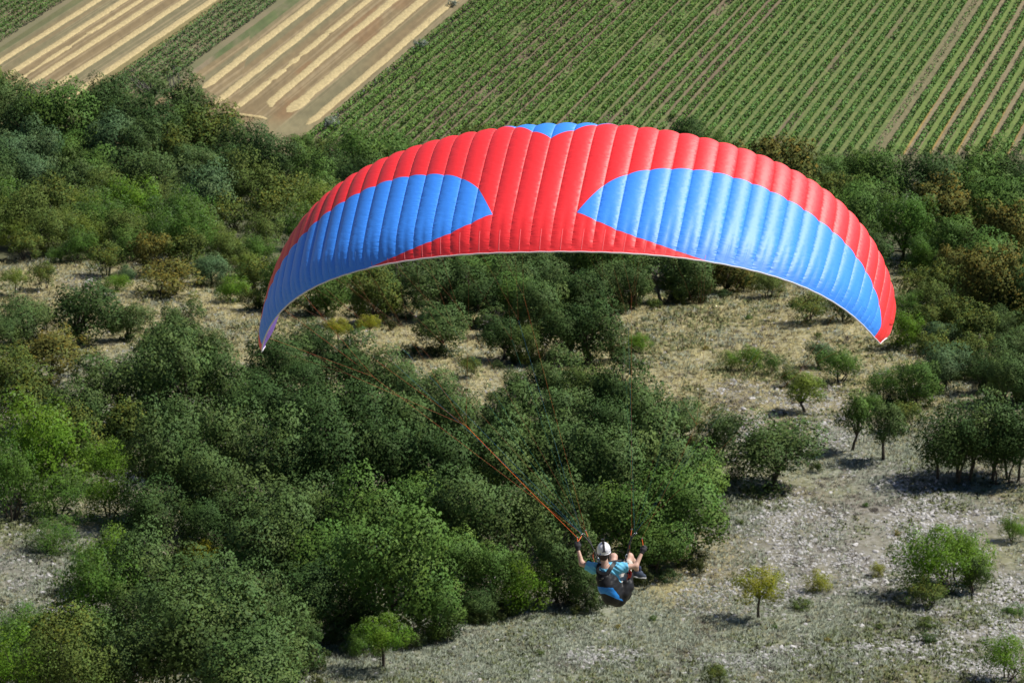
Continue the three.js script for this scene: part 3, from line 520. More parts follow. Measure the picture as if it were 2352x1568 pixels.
// --- the woods farther down the slope, filled tree by tree
function inside(P, x, y) { let c = false; for (let i = 0, j = P.length - 1; i < P.length; j = i++) if ((P[i][1] > y) !== (P[j][1] > y) && x < (P[j][0] - P[i][0]) * (y - P[i][1]) / (P[j][1] - P[i][1]) + P[i][0]) c = !c; return c; }
function wood(zone, P, gap, w0, w1, mixOf) {
  const pts = [], xs = P.map((p) => p[0]), ys = P.map((p) => p[1]), x0 = Math.min(...xs), x1 = Math.max(...xs), y0 = Math.min(...ys), y1 = Math.max(...ys);
  for (let i = 0; i < 6000; i++) { const x = lerp(x0, x1, treeR()), y = lerp(y0, y1, treeR()); if (inside(P, x, y) && pts.every(([a, b]) => Math.hypot(a - x, (b - y) * 1.5) > gap)) pts.push([x, y]); }
  for (const [x, y] of pts.sort((a, b) => a[1] - b[1])) { const m = mixOf(x, y), q = m[Math.floor(treeR() * m.length)]; plant(x, y, lerp(w0, w1, treeR()), q[0], q[1], null, 0.82 + 0.28 * treeR()).userData.zone = zone; }
}
const MIXED = [['oak', 'dark'], ['oak', 'oak'], ['olive', 'brown'], ['olive', 'olive'], ['oak', 'mid'], ['oak', 'mid'], ['oakb', 'dark'], ['oak', 'blue'], ['oakb', 'oak'], ['bush', 'mid']];
const DARKW = [['oak', 'dark'], ['oak', 'oak'], ['oakb', 'dark'], ['oakb', 'oak'], ['sparse', 'oak'], ['oak', 'mid']];
const LOW = [['bush', 'fresh'], ['bush', 'bright'], ['olive', 'olive'], ['tipped', 'olive'], ['bush', 'light'], ['oak', 'blue'], ['bush', 'fresh'], ['bush', 'olive']];
wood('left wood', [[-40, 205], [60, 218], [110, 262], [190, 275], [250, 240], [300, 205], [410, 212], [450, 250], [500, 310], [590, 372], [680, 394], [760, 402], [860, 395], [920, 410], [760, 480], [660, 590], [600, 560], [480, 520], [320, 520], [180, 520], [-40, 500]], 66, 92, 140, (x, y) => y < 300 ? (x > 260 ? DARKW : MIXED) : y > 445 ? LOW : MIXED);
wood('left bushes', [[-40, 505], [200, 515], [330, 535], [470, 535], [600, 580], [600, 660], [540, 600], [440, 560], [300, 552], [180, 548], [-40, 545]], 40, 66, 104, () => [['bush', 'fresh'], ['bush', 'bright'], ['bush', 'light'], ['tipped', 'olive'], ['bush', 'olive']]);
wood('middle wood', [[640, 665], [760, 640], [900, 610], [1100, 600], [1440, 600], [1590, 625], [1590, 660], [1500, 668], [1400, 690], [1200, 705], [1100, 690], [930, 695], [800, 690], [700, 690]], 58, 92, 130, (x) => x < 880 ? [['oak', 'mid'], ['olive', 'olive'], ['bush', 'fresh'], ['oak', 'oak']] : DARKW);
wood('hidden wood', [[900, 420], [1250, 350], [1620, 360], [1900, 470], [2000, 600], [1800, 640], [1300, 580], [900, 590], [700, 600]], 105, 110, 150, () => MIXED);
wood('right wood', [[1760, 415], [1850, 428], [1960, 425], [2080, 425], [2180, 402], [2280, 398], [2400, 385], [2400, 700], [2290, 680], [2190, 620], [2150, 450], [2000, 440], [1960, 520], [1880, 470]], 66, 100, 150, (x, y) => y < 440 ? (x > 2050 ? [['sparse', 'oak'], ['oak', 'oak'], ['oakb', 'dark'], ['oak', 'mid'], ['oak', 'dark']] : [['olive', 'brown'], ['oak', 'mid'], ['oak', 'dark'], ['oakb', 'dark']]) : [['olive', 'brown'], ['oak', 'mid'], ['oak', 'dark'], ['olive', 'olive'], ['oak', 'mid']]);
plant(2075, 540, 165, 'oak', 'fresh', 'big fresh green round tree right of the wing', 1.1); plant(2120, 590, 90, 'oak', 'fresh', 'lower fresh green tree at the right foot of the big round one', 1.1);
plant(2300, 560, 170, 'olive', 'brown', 'large olive-brown tree near the right edge of the photo', 1.2);
plant(2055, 420, 90, 'sparse', 'oak', 'grey half-bare tree above the big fresh green one', 1.2);
wood('right bushes', [[2070, 670], [2130, 640], [2230, 660], [2400, 700], [2400, 900], [2290, 880], [2180, 850], [2110, 810], [2060, 770]], 56, 72, 118, (x, y) => x > 2230 ? [['oak', 'dark'], ['oak', 'oak'], ['olive', 'olive'], ['oakb', 'dark']] : LOW);
// a fringe of low growth along the far edge of the woods
wood('wood fringe', [[690, 335], [790, 345], [900, 352], [1000, 345], [1080, 330], [1140, 322], [1150, 338], [1000, 372], [880, 385], [740, 366]], 42, 56, 80, () => [['bush', 'fresh'], ['oak', 'mid'], ['olive', 'olive']]);
wood('right fringe', [[1560, 312], [1660, 336], [1760, 380], [1860, 392], [1980, 386], [1985, 418], [1760, 425], [1640, 368]], 44, 60, 84, () => [['bush', 'mid'], ['oak', 'dark'], ['oak', 'mid']]);
for (const [x, y, w, l] of [[1410, 1215, 46, 'pale silver bush on the verge at the near end of the vineyard'], [2290, 445, 40, 'small pale silver bush on the verge halfway along the vineyard']]) { const X = (700 + x / 2.613) * 0.6125, Y = y / 2.613 * 0.6125; plant(X, Y, w, 'low', 'silver', l, 1.2); }
plant(1040, 8, 26, 'low', 'silver', 'little silver bush on the verge at the top edge of the photo', 1.2);
// a few small shrubs and dry tussock shrubs on the stony slopes
[[1700, 1200], [1990, 1160], [2060, 1225], [1560, 1300], [1500, 1420], [1900, 1470], [2020, 1440], [1780, 1440], [1420, 1440], [1240, 1500], [1600, 930], [1620, 800], [1880, 770], [1720, 730]].forEach(([x, y], i) => plant(x, y, 20 + 10 * treeR(), 'low', ['olive', 'fresh', 'straw'][i % 3], `tiny ${['olive', 'green', 'yellowish'][i % 3]} shrub ${['left above the big stone patch', 'at the top of the big stone patch', 'right in the big stone patch', 'on tan grass right behind the pilot', 'below the pilot', 'on the slope under the umbrella tree', 'left of the dark low shrub', 'under the umbrella tree, to its right', 'under the harness, to its right', 'on the slope left below the pilot', 'behind the broad rounded oak', 'on the dry clearing, left of three bushes', 'under the right wing tip on dry grass', 'on the middle of the dry clearing'][i]}`, 1.1).userData.group = 'tiny shrubs on the slope');
// labels of the trees that were not described one by one
{
  const where = (z, x, y) => {
    const side = x < 200 ? 'far left' : x < 420 ? 'left' : x < 640 ? 'middle' : 'near the wing';
    if (z === 'thicket') return `in the thicket, ${y < 830 ? 'top edge' : y < 960 ? 'upper part' : y < 1080 ? 'middle' : y < 1250 ? 'lower part' : y < 1420 ? 'foot' : 'bottom edge'} ${x < 280 ? 'far left' : x < 560 ? 'left' : x < 800 ? 'mid left' : x < 1040 ? 'centre' : x < 1300 ? 'right' : 'above the pilot'}`;
    if (z === 'left wood') return `in the left wood, ${y < 280 ? 'along the stubble' : y < 380 ? 'upper part' : y < 470 ? 'lower part' : 'lower edge'} ${side}`;
    if (z === 'left bushes') return `in the bushy belt below the left wood, ${side}`;
    if (z === 'middle wood') return `in the wood under the wing, ${x < 850 ? 'left' : x < 1150 ? 'middle' : 'right'} part`;
    if (z === 'hidden wood') return 'behind the wing in the middle wood';
    if (z === 'right wood') return `in the right wood, ${y < 440 ? 'along the vineyard' : y < 560 ? 'middle' : 'lower part'} ${x < 2020 ? 'by the wing' : x < 2200 ? 'centre' : 'near the photo edge'}`;
    if (z === 'right bushes') return `right of the wing tip, ${y < 760 ? 'upper' : 'lower'} ${x < 2200 ? 'left' : 'right'} part`;
    if (z === 'wood fringe') return 'at the near end of the big vineyard';
    return 'along the vineyard edge above the right wing';
  };
  const sets = {};
  for (const p of planted) if (!p.label) (sets[`${TONE[p.tone][1]} ${NOUN[p.kind]} ${where(p.t.userData.zone, p.px, p.py)}`] ??= []).push(p);
  for (const [l, list] of Object.entries(sets)) {
    list.sort((a, b) => a.px - b.px);
    const words = [[''], ['left ', 'right '], ['leftmost ', 'middle ', 'rightmost ']][list.length - 1];
    list.forEach((p, i) => { p.label = words ? words[i] + l : `${l}, ${ORD[i]} from left`; });
  }
  for (const p of planted) { delete p.t.userData.zone; tag(p.t, p.label, CATEGORY(p.kind)); }
}

// ---------------------------------------------------------------- stones, grass, sage
const coverR = rng(5150);
function scatter(name, geo, m, count, want, make, label) {
  const M = new THREE.Matrix4(), q = new THREE.Quaternion(), e = new THREE.Euler(), mats = [], cols = [];
  for (let tries = 0; mats.length < count && tries < count * 60; tries++) {
    const d = lerp(229, 422, Math.pow(coverR(), 1.25)), x = (coverR() * 2 - 1) * (d * 0.185 + 4);
    if (coverR() > want(x, d)) continue;
    const r = make(x, d); e.set(r.tilt * (coverR() - 0.5), coverR() * 6.28, r.tilt * (coverR() - 0.5)); q.setFromEuler(e);
    mats.push(M.compose(V(x, height(x, d) + (r.lift ?? 0), -d), q, V(r.sx, r.sy, r.sz)).clone()); cols.push(r.c);
  }
  const im = new THREE.InstancedMesh(geo, m, mats.length); im.name = name; im.castShadow = im.receiveShadow = true;
  mats.forEach((x, i) => { im.setMatrixAt(i, x); im.setColorAt(i, new THREE.Color().setRGB(...cols[i])); });
  scene.add(im); tag(im, label, null, null, 'stuff'); return im;
}
const stoneGeo = (() => { const g = new THREE.IcosahedronGeometry(0.5, 1), p = g.attributes.position; for (let i = 0; i < p.count; i++) { const x = p.getX(i), y = p.getY(i), z = p.getZ(i), k = 0.7 + 0.6 * noise(x * 3.1 + 4, y * 3.3 + z * 2.7 + 9); p.setXYZ(i, x * k, y * k * 0.7, z * k); } g.computeVertexNormals(); return g; })();
const stoneMat = new THREE.MeshStandardMaterial({ color: 0xffffff, roughness: 0.9, flatShading: true });
scatter('loose_stones', stoneGeo, stoneMat, 24000, (x, d) => { const r = rocky(x, d); return clamp(0.04 + smooth(0.42, 1.25, r * 0.85 + (fbm(x / 3, d / 4.5, 3) - 0.5) * 1.7) * 0.99); },
  (x, d) => { const s = 0.10 + 0.26 * Math.pow(coverR(), 3), k = 0.28 + 0.24 * coverR(); return { sx: s * (0.8 + 0.7 * coverR()), sy: s * (0.5 + 0.6 * coverR()), sz: s * (0.8 + 0.7 * coverR()), tilt: 0.9, lift: s * 0.08, c: [k, k * 0.97, k * 0.94] }; }, 'white limestone rubble strewn over the slope');
function tuftGeo(n, spread, bend, wide, seed) {
  const R = rng(seed), pos = [], idx = [], nor = [];
  for (let i = 0; i < n; i++) {
    const a = R() * 6.28, r = spread * Math.sqrt(R()), x = Math.cos(a) * r, z = Math.sin(a) * r, h = 0.55 + 0.5 * R(), b = bend * (0.4 + R()), w = wide * (0.6 + 0.8 * R()), t = R() * 6.28, k = pos.length / 3, dx = Math.cos(t) * w, dz = Math.sin(t) * w;
    pos.push(x - dx, 0, z - dz, x + dx, 0, z + dz, x + Math.cos(a) * b, h, z + Math.sin(a) * b); idx.push(k, k + 1, k + 2);
    const m = V(Math.cos(a) * 0.15, 1, Math.sin(a) * 0.15).normalize(); for (let j = 0; j < 3; j++) nor.push(m.x, m.y, m.z);
  }
  return geom(pos, idx, null, null, nor);
}
const tuftMat = new THREE.MeshStandardMaterial({ color: 0xffffff, roughness: 0.9 });
const far = (d) => lerp(1, 1.45, smooth(260, 400, d));
scatter('dry_grass', tuftGeo(14, 0.5, 0.5, 0.045, 11), tuftMat, 95000, (x, d) => clamp(0.30 + 0.9 * drygrass(x, d) + (fbm(x / 4, d / 6, 3) - 0.5) * 0.9 - rocky(x, d) * 0.35),
  (x, d) => { const s = (0.13 + 0.16 * coverR()) * far(d), n = fbm(x / 4 + 40, d / 6 + 4, 3), g = clamp(drygrass(x, d) + (n - 0.5) * 1.2), b = 0.75 + 0.5 * coverR(), c = mix3(mix3([0.17, 0.18, 0.075], [0.23, 0.20, 0.12], coverR()), mix3([0.32, 0.285, 0.125], [0.45, 0.39, 0.20], coverR()), clamp(0.25 + g)); return { sx: s * 1.3, sy: s * (0.7 + 0.6 * coverR()), sz: s * 1.3, tilt: 0.3, lift: -0.02, c: c.map((v) => v * b * 1.35) }; }, 'dry tan grass tussocks on the slope');
scatter('grey_sage', tuftGeo(16, 0.55, 0.35, 0.06, 12), tuftMat, 55000, (x, d) => clamp(0.16 + 0.75 * sage(x, d) + (fbm(x / 3 + 60, d / 4.5, 3) - 0.55) * 1.6),
  (x, d) => { const s = (0.16 + 0.20 * coverR()) * far(d), b = 0.72 + 0.5 * coverR(), c = mix3([0.175, 0.21, 0.16], [0.25, 0.275, 0.215], coverR()); return { sx: s * 1.3, sy: s * (0.7 + 0.5 * coverR()), sz: s * 1.3, tilt: 0.3, lift: -0.02, c: c.map((v) => v * b * 1.35) }; }, 'grey-green sage and thyme cushions on the slope');
scatter('green_herbs', tuftGeo(24, 0.55, 0.4, 0.10, 13), tuftMat, 30000, (x, d) => clamp((fbm(x / 5.5, d / 9, 4) - 0.46) * 4),
  (x, d) => { const s = (0.15 + 0.18 * coverR()) * far(d), b = 0.7 + 0.5 * coverR(), c = mix3([0.075, 0.105, 0.035], [0.14, 0.155, 0.06], coverR()); return { sx: s * 1.5, sy: s * 0.8, sz: s * 1.5, tilt: 0.3, lift: -0.02, c: c.map((v) => v * b * 1.35) }; }, 'low green herbs between the stones');
scatter('brown_thicket', tuftGeo(22, 0.5, 0.35, 0.05, 14), tuftMat, 18000, (x, d) => clamp((fbm(x / 2.2 + 90, d / 3.2 + 14, 3) - 0.5) * 5),
  (x, d) => { const s = (0.16 + 0.20 * coverR()) * far(d), b = 0.7 + 0.5 * coverR(), c = mix3([0.11, 0.10, 0.095], [0.18, 0.155, 0.135], coverR()); return { sx: s * 1.3, sy: s * 0.8, sz: s * 1.3, tilt: 0.4, lift: -0.02, c: c.map((v) => v * b * 1.35) }; }, 'dead grey-brown twiggy growth on the slope');
// the larger pale rocks that stand out singly
[[1935, 965, 18, 'pale boulder below the tree with the bent brown trunk'], [1720, 1002, 17, 'white rock in front of the small oak at the clearing edge'], [1728, 917, 13, 'pale rock left of the tree with the bent trunk'], [1708, 940, 12, 'pale rock lower left of the bent-trunk tree'], [1892, 975, 13, 'pale rock right of the bent brown trunk'], [2262, 1148, 0, ''], [1965, 1252, 13, 'white rock in the middle of the stone patch'], [2012, 1268, 12, 'white rock at the right side of the stone patch'], [1980, 1440, 12, 'white rock on the slope left of the rust-tipped bush'], [1823, 1487, 13, 'white rock near the bottom edge right of the pilot'], [1795, 1487, 11, 'left companion of the white rock near the bottom edge'], [1965, 1526, 11, 'white rock at the bottom edge beneath the umbrella tree'], [308, 1105, 20, 'pale rock ledge between the left oaks'], [98, 1362, 12, 'white rock on the stony patch at the left edge'], [68, 1290, 10, 'white rock at the upper end of the left stony patch'], [205, 648, 16, 'pale flat rock on the left clearing'], [1170, 1392, 9, 'small white rock on the grass at the foot of the oaks']].forEach(([x, y, w, l], i) => {
  if (!w) return; const g = groundAt(x, y), s = w * g.dist / F, o = part('rock', stoneGeo, mat(0.55, 0.53, 0.51, 0.9, { flatShading: true })); o.position.set(g.x, g.y + s * 0.12, -g.d); o.rotation.set(0.2, i * 1.7, 0.15); o.scale.set(s * 1.2, s * 0.9, s * 0.9); tag(o, l, 'rock');
});
// undergrowth that fills the floor of the woods and the thicket
{
  const areas = planted.filter((p) => /oak|olive|sparse/.test(p.kind) && p.w > 85), R = rng(808), g = PROTO.low[0].crown, M = new THREE.Matrix4(), q = new THREE.Quaternion(), list = [];
  for (const p of areas) for (let k = 0; k < 3; k++) {
    const a = R() * 6.28, r = (0.15 + 0.45 * R()) * p.t.scale.x, x = p.t.position.x + Math.cos(a) * r, d = -p.t.position.z + Math.sin(a) * r * 1.3, s = 1.6 + 2.2 * R();
    q.setFromEuler(new THREE.Euler(0, R() * 6.28, 0)); list.push(M.compose(V(x, height(x, d) - 0.05, -d), q, V(s, s * (0.8 + 0.9 * R()), s)).clone());
  }
  const im = new THREE.InstancedMesh(g, leafMat([0.045, 0.08, 0.02]), list.length); im.name = 'undergrowth'; im.castShadow = im.receiveShadow = true;
  list.forEach((m, i) => { im.setMatrixAt(i, m); const k = 0.7 + 0.6 * R(); im.setColorAt(i, new THREE.Color().setRGB(k * (0.8 + 0.7 * R()), k, k * 0.9)); });
  scene.add(im); tag(im, 'dark green undergrowth between the tree trunks', null, null, 'stuff');
}
// ---------------------------------------------------------------- paraglider wing
// from axes parallel to the camera's (right, up, away) to the world
const fromView = (x, u, dep) => V(x, CAM_Y + u * Math.cos(PITCH) - dep * Math.sin(PITCH), -(u * Math.sin(PITCH) + dep * Math.cos(PITCH)));
const W = { yaw: 0.1553, pitch: 0.1334, roll: 0.1055, tx: 0.701, ty: 3.1626, half: 6.1159, chord: 3.1033, th1: 0.8514, th3: 0.5326, tip: 0.2383, cn: 1.7094, s2: -0.4656, s6: 0.9983, T: 0.2171, cam: -0.0373, taper: 0.3853, droop: 0.2154, cells: 23 };
const wingToView = (x, y, z) => {
  const cr = Math.cos(W.roll), sr = Math.sin(W.roll), cp = Math.cos(W.pitch), sp = Math.sin(W.pitch), cy = Math.cos(W.yaw), sy = Math.sin(W.yaw);
  [x, y] = [x * cr - y * sr, x * sr + y * cr]; [y, z] = [y * cp + z * sp, -y * sp + z * cp]; [x, z] = [x * cy + z * sy, -x * sy + z * cy];
  const A = PITCH; return [x + W.tx, y * Math.cos(A) + z * Math.sin(A) + W.ty, -y * Math.sin(A) + z * Math.cos(A) + 48];
};
const ARC = (() => { const X = [0], Y = [0], n = 400; for (let i = 1; i <= n; i++) { const a = (i - 0.5) / n, th = W.th1 * a + W.th3 * a ** 3; X.push(X[i - 1] + Math.cos(th) / n * W.half); Y.push(Y[i - 1] - Math.sin(th) / n * W.half); } return { X, Y }; })();
const seamAt = (() => { const s = [0]; for (let i = 0; i < W.cells; i++) s.push(s[i] + 1 - W.taper * (i / W.cells) ** 2); return s.map((x) => x / s[W.cells]); })();
function ribPoint(sig, side, t, under) {   // in wing axes: right, up, forward
  const q = clamp(sig) * 400, i = Math.min(399, Math.floor(q)), f = q - i, x = lerp(ARC.X[i], ARC.X[i + 1], f), y = lerp(ARC.Y[i], ARC.Y[i + 1], f), th = W.th1 * sig + W.th3 * sig ** 3;
  const ch = W.chord * ((1 - W.tip) * Math.sqrt(Math.max(0, 1 - Math.pow(sig, W.cn))) + W.tip), zle = -(W.s2 * sig ** 2 + W.s6 * sig ** 6);
  const yt = 5 * W.T * (0.2969 * Math.sqrt(t) - 0.126 * t - 0.3516 * t * t + 0.2843 * t ** 3 - 0.1036 * t ** 4), yc = W.cam * 5.2 * t * (1 - t) * (1 - 0.6 * t);
  const yu = (yc + (under ? -yt * 0.42 : yt)) * ch - W.droop * ch * Math.max(t - 0.8, 0) ** 2 * 5;
  return [(x + yu * Math.sin(th)) * side, y + yu * Math.cos(th), zle - t * ch];
}
const wingWorld = (p) => fromView(...wingToView(...p));
const wingOrigin = wingWorld([0, 0, 0]);
const local = (p) => wingWorld(p).sub(wingOrigin);
// a point of the inflated cloth of cell j: across u, along the chord t
function cloth(j, side, u, t, under) {
  const a = V(...ribPoint(seamAt[j], side, t, under)), b = V(...ribPoint(seamAt[j + 1], side, t, under)), p = a.clone().lerp(b, u), e = 0.004, t2 = Math.min(1, t + e), t1 = Math.max(0, t2 - 2 * e);
  const along = V(...ribPoint(seamAt[j], side, t2, under)).lerp(V(...ribPoint(seamAt[j + 1], side, t2, under)), u).sub(V(...ribPoint(seamAt[j], side, t1, under)).lerp(V(...ribPoint(seamAt[j + 1], side, t1, under)), u));
  const span = b.clone().sub(a), w = span.length(), n = span.cross(along).normalize().multiplyScalar(side * (under ? 1 : -1)); if ((n.y < 0) !== !!under && t > 0.1) n.negate(); if (t <= 0.1 && n.z < 0 && !under) n.negate();
  const rear = smooth(0.62, 0.97, t), bulge = lerp(0.105 * Math.pow(4 * u * (1 - u), 0.85), 0.028 * Math.abs(Math.sin(2 * Math.PI * u)) + 0.03 * 4 * u * (1 - u), rear) * smooth(1.01, 0.93, t) * (under ? 0.55 : 1);
  const h = hash(j * 7 + (side > 0 ? 3 : 1), Math.round(t * 60)) - 0.5;
  return p.addScaledVector(n, bulge * w + (under ? 0 : h * 0.001 * 4 * u * (1 - u)));
}
// where the colours meet, seam by seam (share of the chord from the leading edge)
const NOSE = [0.205, 0.132, 0.058, 0.03, 0.012, 0], UPPER = [9, 9, 0.785, 0.58, 0.485, 0.432, 0.402, 0.378, 0.362, 0.364, 0.366, 0.376, 0.39, 0.405, 0.428, 0.445, 0.462, 0.495, 0.53, 0.585, 0.665, 0.86, 1, 1], LOWER = [9, 9, 0.785, 0.84, 0.888, 0.92, 0.945, 0.968, 0.986, 1];
const ripstop = dataTexture(256, 1024, (x, y) => {   // creases that run in from the seams
  const u = x / 256, edge = Math.pow(Math.abs(2 * u - 1), 2.2), v = y / 1024;
  const a = noise(u * 3 + 7, v * 190), b = noise(u * 5 + 50, v * 95 + 5), c = fbm(u * 4 + 3, v * 60, 3), d = noise(u * 2.5 + 90, v * 34 + u * 3);
  return 0.5 + (a - 0.5) * 0.5 * edge + (b - 0.5) * 0.45 * (0.12 + edge) + (c - 0.5) * 0.25 + (d - 0.5) * 0.25 * (1 - edge) * smooth(0.55, 0.75, v);
});
const fabric = (r, g, b, more = {}) => new THREE.MeshPhysicalMaterial({ color: new THREE.Color().setRGB(r, g, b), roughness: 0.57, ior: 1.7, anisotropy: 0.55, anisotropyRotation: Math.PI / 2, bumpMap: ripstop, bumpScale: 0.011, ...more });
const redCloth = fabric(0.94, 0.028, 0.034), blueCloth = fabric(0.045, 0.28, 0.96), underCloth = fabric(0.20, 0.115, 0.42, { roughness: 0.7, ior: 1.45, specularIntensity: 0.3, anisotropy: 0 }), whiteTape = mat(0.74, 0.70, 0.74, 0.6), seamThread = mat(0.90, 0.20, 0.22, 0.6), seamBlue = mat(0.16, 0.42, 0.9, 0.6);
const wing = base('paraglider', wingOrigin.toArray());
tag(wing, 'red and blue paraglider wing with its lines, flying over the wooded hillside', 'paraglider');
function panel(j, side, ta, tb, under, n) {   // cloth between two chord curves
  const pos = [], nor = [], uv = [], idx = [], nu = 10, e = 0.01, c = V(0, 0, 0);
  for (let r = 0; r <= n; r++) for (let k = 0; k <= nu; k++) {
    const u = k / nu, t = clamp(lerp(ta(u), tb(u), r / n)), p = wingWorld(cloth(j, side, u, t, under).toArray()).sub(wingOrigin);
    const du = wingWorld(cloth(j, side, Math.min(1, u + e), t, under).toArray()).sub(wingWorld(cloth(j, side, Math.max(0, u - e), t, under).toArray()));
    const dt = wingWorld(cloth(j, side, u, Math.min(1, t + 0.006), under).toArray()).sub(wingWorld(cloth(j, side, u, Math.max(0, t - 0.006), under).toArray()));
    const nn = du.cross(dt).normalize(); if (side < 0) nn.negate(); if (under) nn.negate();
    pos.push(p.x, p.y, p.z); nor.push(nn.x, nn.y, nn.z); uv.push(u, t * 0.97 + hash(j, side + 5));
  }
  const flip = (side < 0) !== !!under;
  for (let r = 0; r < n; r++) for (let k = 0; k < nu; k++) { const o = r * (nu + 1) + k, a = o, b = o + 1, d = o + nu + 1, q = o + nu + 2; if (flip) idx.push(a, d, b, b, d, q); else idx.push(a, b, d, b, q, d); }
  return geom(pos, idx, null, uv, nor);
}
// make sure that normals and windings agree, outwards
function outward(g, under) {
  const p = g.attributes.position, ix = g.index.array, N = g.attributes.normal, a = V(0, 0, 0), b = V(0, 0, 0), c = V(0, 0, 0), m = V(0, 0, 0); let s = 0, f = 0;
  for (let i = 0; i < ix.length; i += 3) { a.fromBufferAttribute(p, ix[i]); b.fromBufferAttribute(p, ix[i + 1]); c.fromBufferAttribute(p, ix[i + 2]); m.fromBufferAttribute(N, ix[i]); const nn = b.sub(a).cross(c.sub(a)); s += nn.dot(m); f += m.y; }
  if ((f < 0) !== !!under) for (let i = 0; i < N.count; i++) N.setXYZ(i, -N.getX(i), -N.getY(i), -N.getZ(i));
  f = 0; s = 0; for (let i = 0; i < ix.length; i += 3) { a.fromBufferAttribute(p, ix[i]); b.fromBufferAttribute(p, ix[i + 1]); c.fromBufferAttribute(p, ix[i + 2]); m.fromBufferAttribute(N, ix[i]); s += b.sub(a).cross(c.sub(a)).dot(m); }
  if (s < 0) for (let i = 0; i < ix.length; i += 3) [ix[i + 1], ix[i + 2]] = [ix[i + 2], ix[i + 1]];
  return g;
}
const between = (A, j) => (u) => lerp(A[j] ?? A[A.length - 1], A[j + 1] ?? A[A.length - 1], u);
for (const side of [-1, 1]) for (let j = 0; j < W.cells; j++) {
  const zero = () => 0, one = () => 1, add = (name, m, a, b, n) => part(name, outward(panel(j, side, a, b, false, n)), m, wing);
  const nose = j < 5 ? between(NOSE, j) : null, blue = j >= 2 && j <= 20;
  if (nose) add('blue_panel', blueCloth, zero, nose, 6);
  if (blue) {
    const up = between(UPPER, j), lo = j < 9 ? between(LOWER, j) : one;
    add('red_panel', redCloth, nose ?? zero, up, 16); add('blue_panel', blueCloth, up, lo, 18);
    if (j < 9) add('red_panel', redCloth, lo, one, 8);
  } else add('red_panel', redCloth, nose ?? zero, one, 26);
  part('lower_panel', outward(panel(j, side, zero, one, true, 16), true), underCloth, wing);
  // mini rib seam near the trailing edge and the seam along the cell wall
  if (j < 20) { const pts = [], t0 = j >= 2 && j < 9 ? Math.min(0.97, Math.max(0.89, (LOWER[j] + LOWER[j + 1]) / 2)) : 0.89; for (let k = 0; k <= 6; k++) pts.push(local(cloth(j, side, 0.5, lerp(t0, 0.99, k / 6)).toArray())); part('mini_rib', limb(pts, 0.0035, 0.0035, 4, 2), j >= 9 ? seamBlue : seamThread, wing); }
}
for (const side of [-1, 1]) for (let j = 0; j < W.cells; j++) {   // tape along the trailing edge, cell by cell
  const a = local(ribPoint(seamAt[j], side, 1)), b = local(ribPoint(seamAt[j + 1], side, 1)), m = a.clone().lerp(b, 0.5).add(V(0, 0.006, 0));
  part('edge_tape', limb([a, m, b], 0.011, 0.011, 6, 3), whiteTape, wing);
}
// ---------------------------------------------------------------- pilot, harness, risers and lines
// Joints are measured in the pilot's own axes: right, up, and towards the viewer, tilted like the view.
const PK = 0.000923, pilotAt = (() => { const px = (2080 + 1000 / 4.612) * 0.6125, py = (1960 + 900 / 4.612) * 0.6125, D = 51.3; return fromView((px - CX) / F * D, -(py - CY) / F * D, D); })();
const J = (x, y, away = 0) => V((x - 1000) * PK, -(y - 900) * PK, -away);
const toWorld = (p) => p.clone().applyAxisAngle(V(1, 0, 0), -PITCH).add(pilotAt);
const frame = (name) => { const o = base(name, pilotAt.toArray()); o.rotation.x = -PITCH; return o; };
const pilot = frame('person'); tag(pilot, 'person in a pale blue shirt and white helmet seated in the harness, arms raised', 'person');
const skin = new THREE.MeshPhysicalMaterial({ color: new THREE.Color().setRGB(0.56, 0.345, 0.265), roughness: 0.55 });
const J_ = {
  head: J(845, 505, -0.16), neckT: J(850, 600, -0.15), neckB: J(862, 715, -0.13), chest: J(905, 860, -0.02), waist: J(1010, 1080, 0.02), hipL: J(1000, 1130, 0.10), hipR: J(1165, 1120, 0.08),
  shL: J(672, 775, -0.10), shR: J(1085, 780, -0.04), elL: J(470, 700, -0.03), elR: J(1405, 750, 0.02), wrL: J(408, 470, 0.03), wrR: J(1512, 530, 0.10), haL: J(396, 385, 0.04), haR: J(1550, 455, 0.12),
  knL: J(1035, 625, 0.46), knR: J(1312, 615, 0.42), anL: J(1085, 900, 0.72), anR: J(1468, 885, 0.62), toeL: J(1120, 930, 0.86), toeR: J(1580, 905, 0.70), heelR: J(1450, 965, 0.60),
};
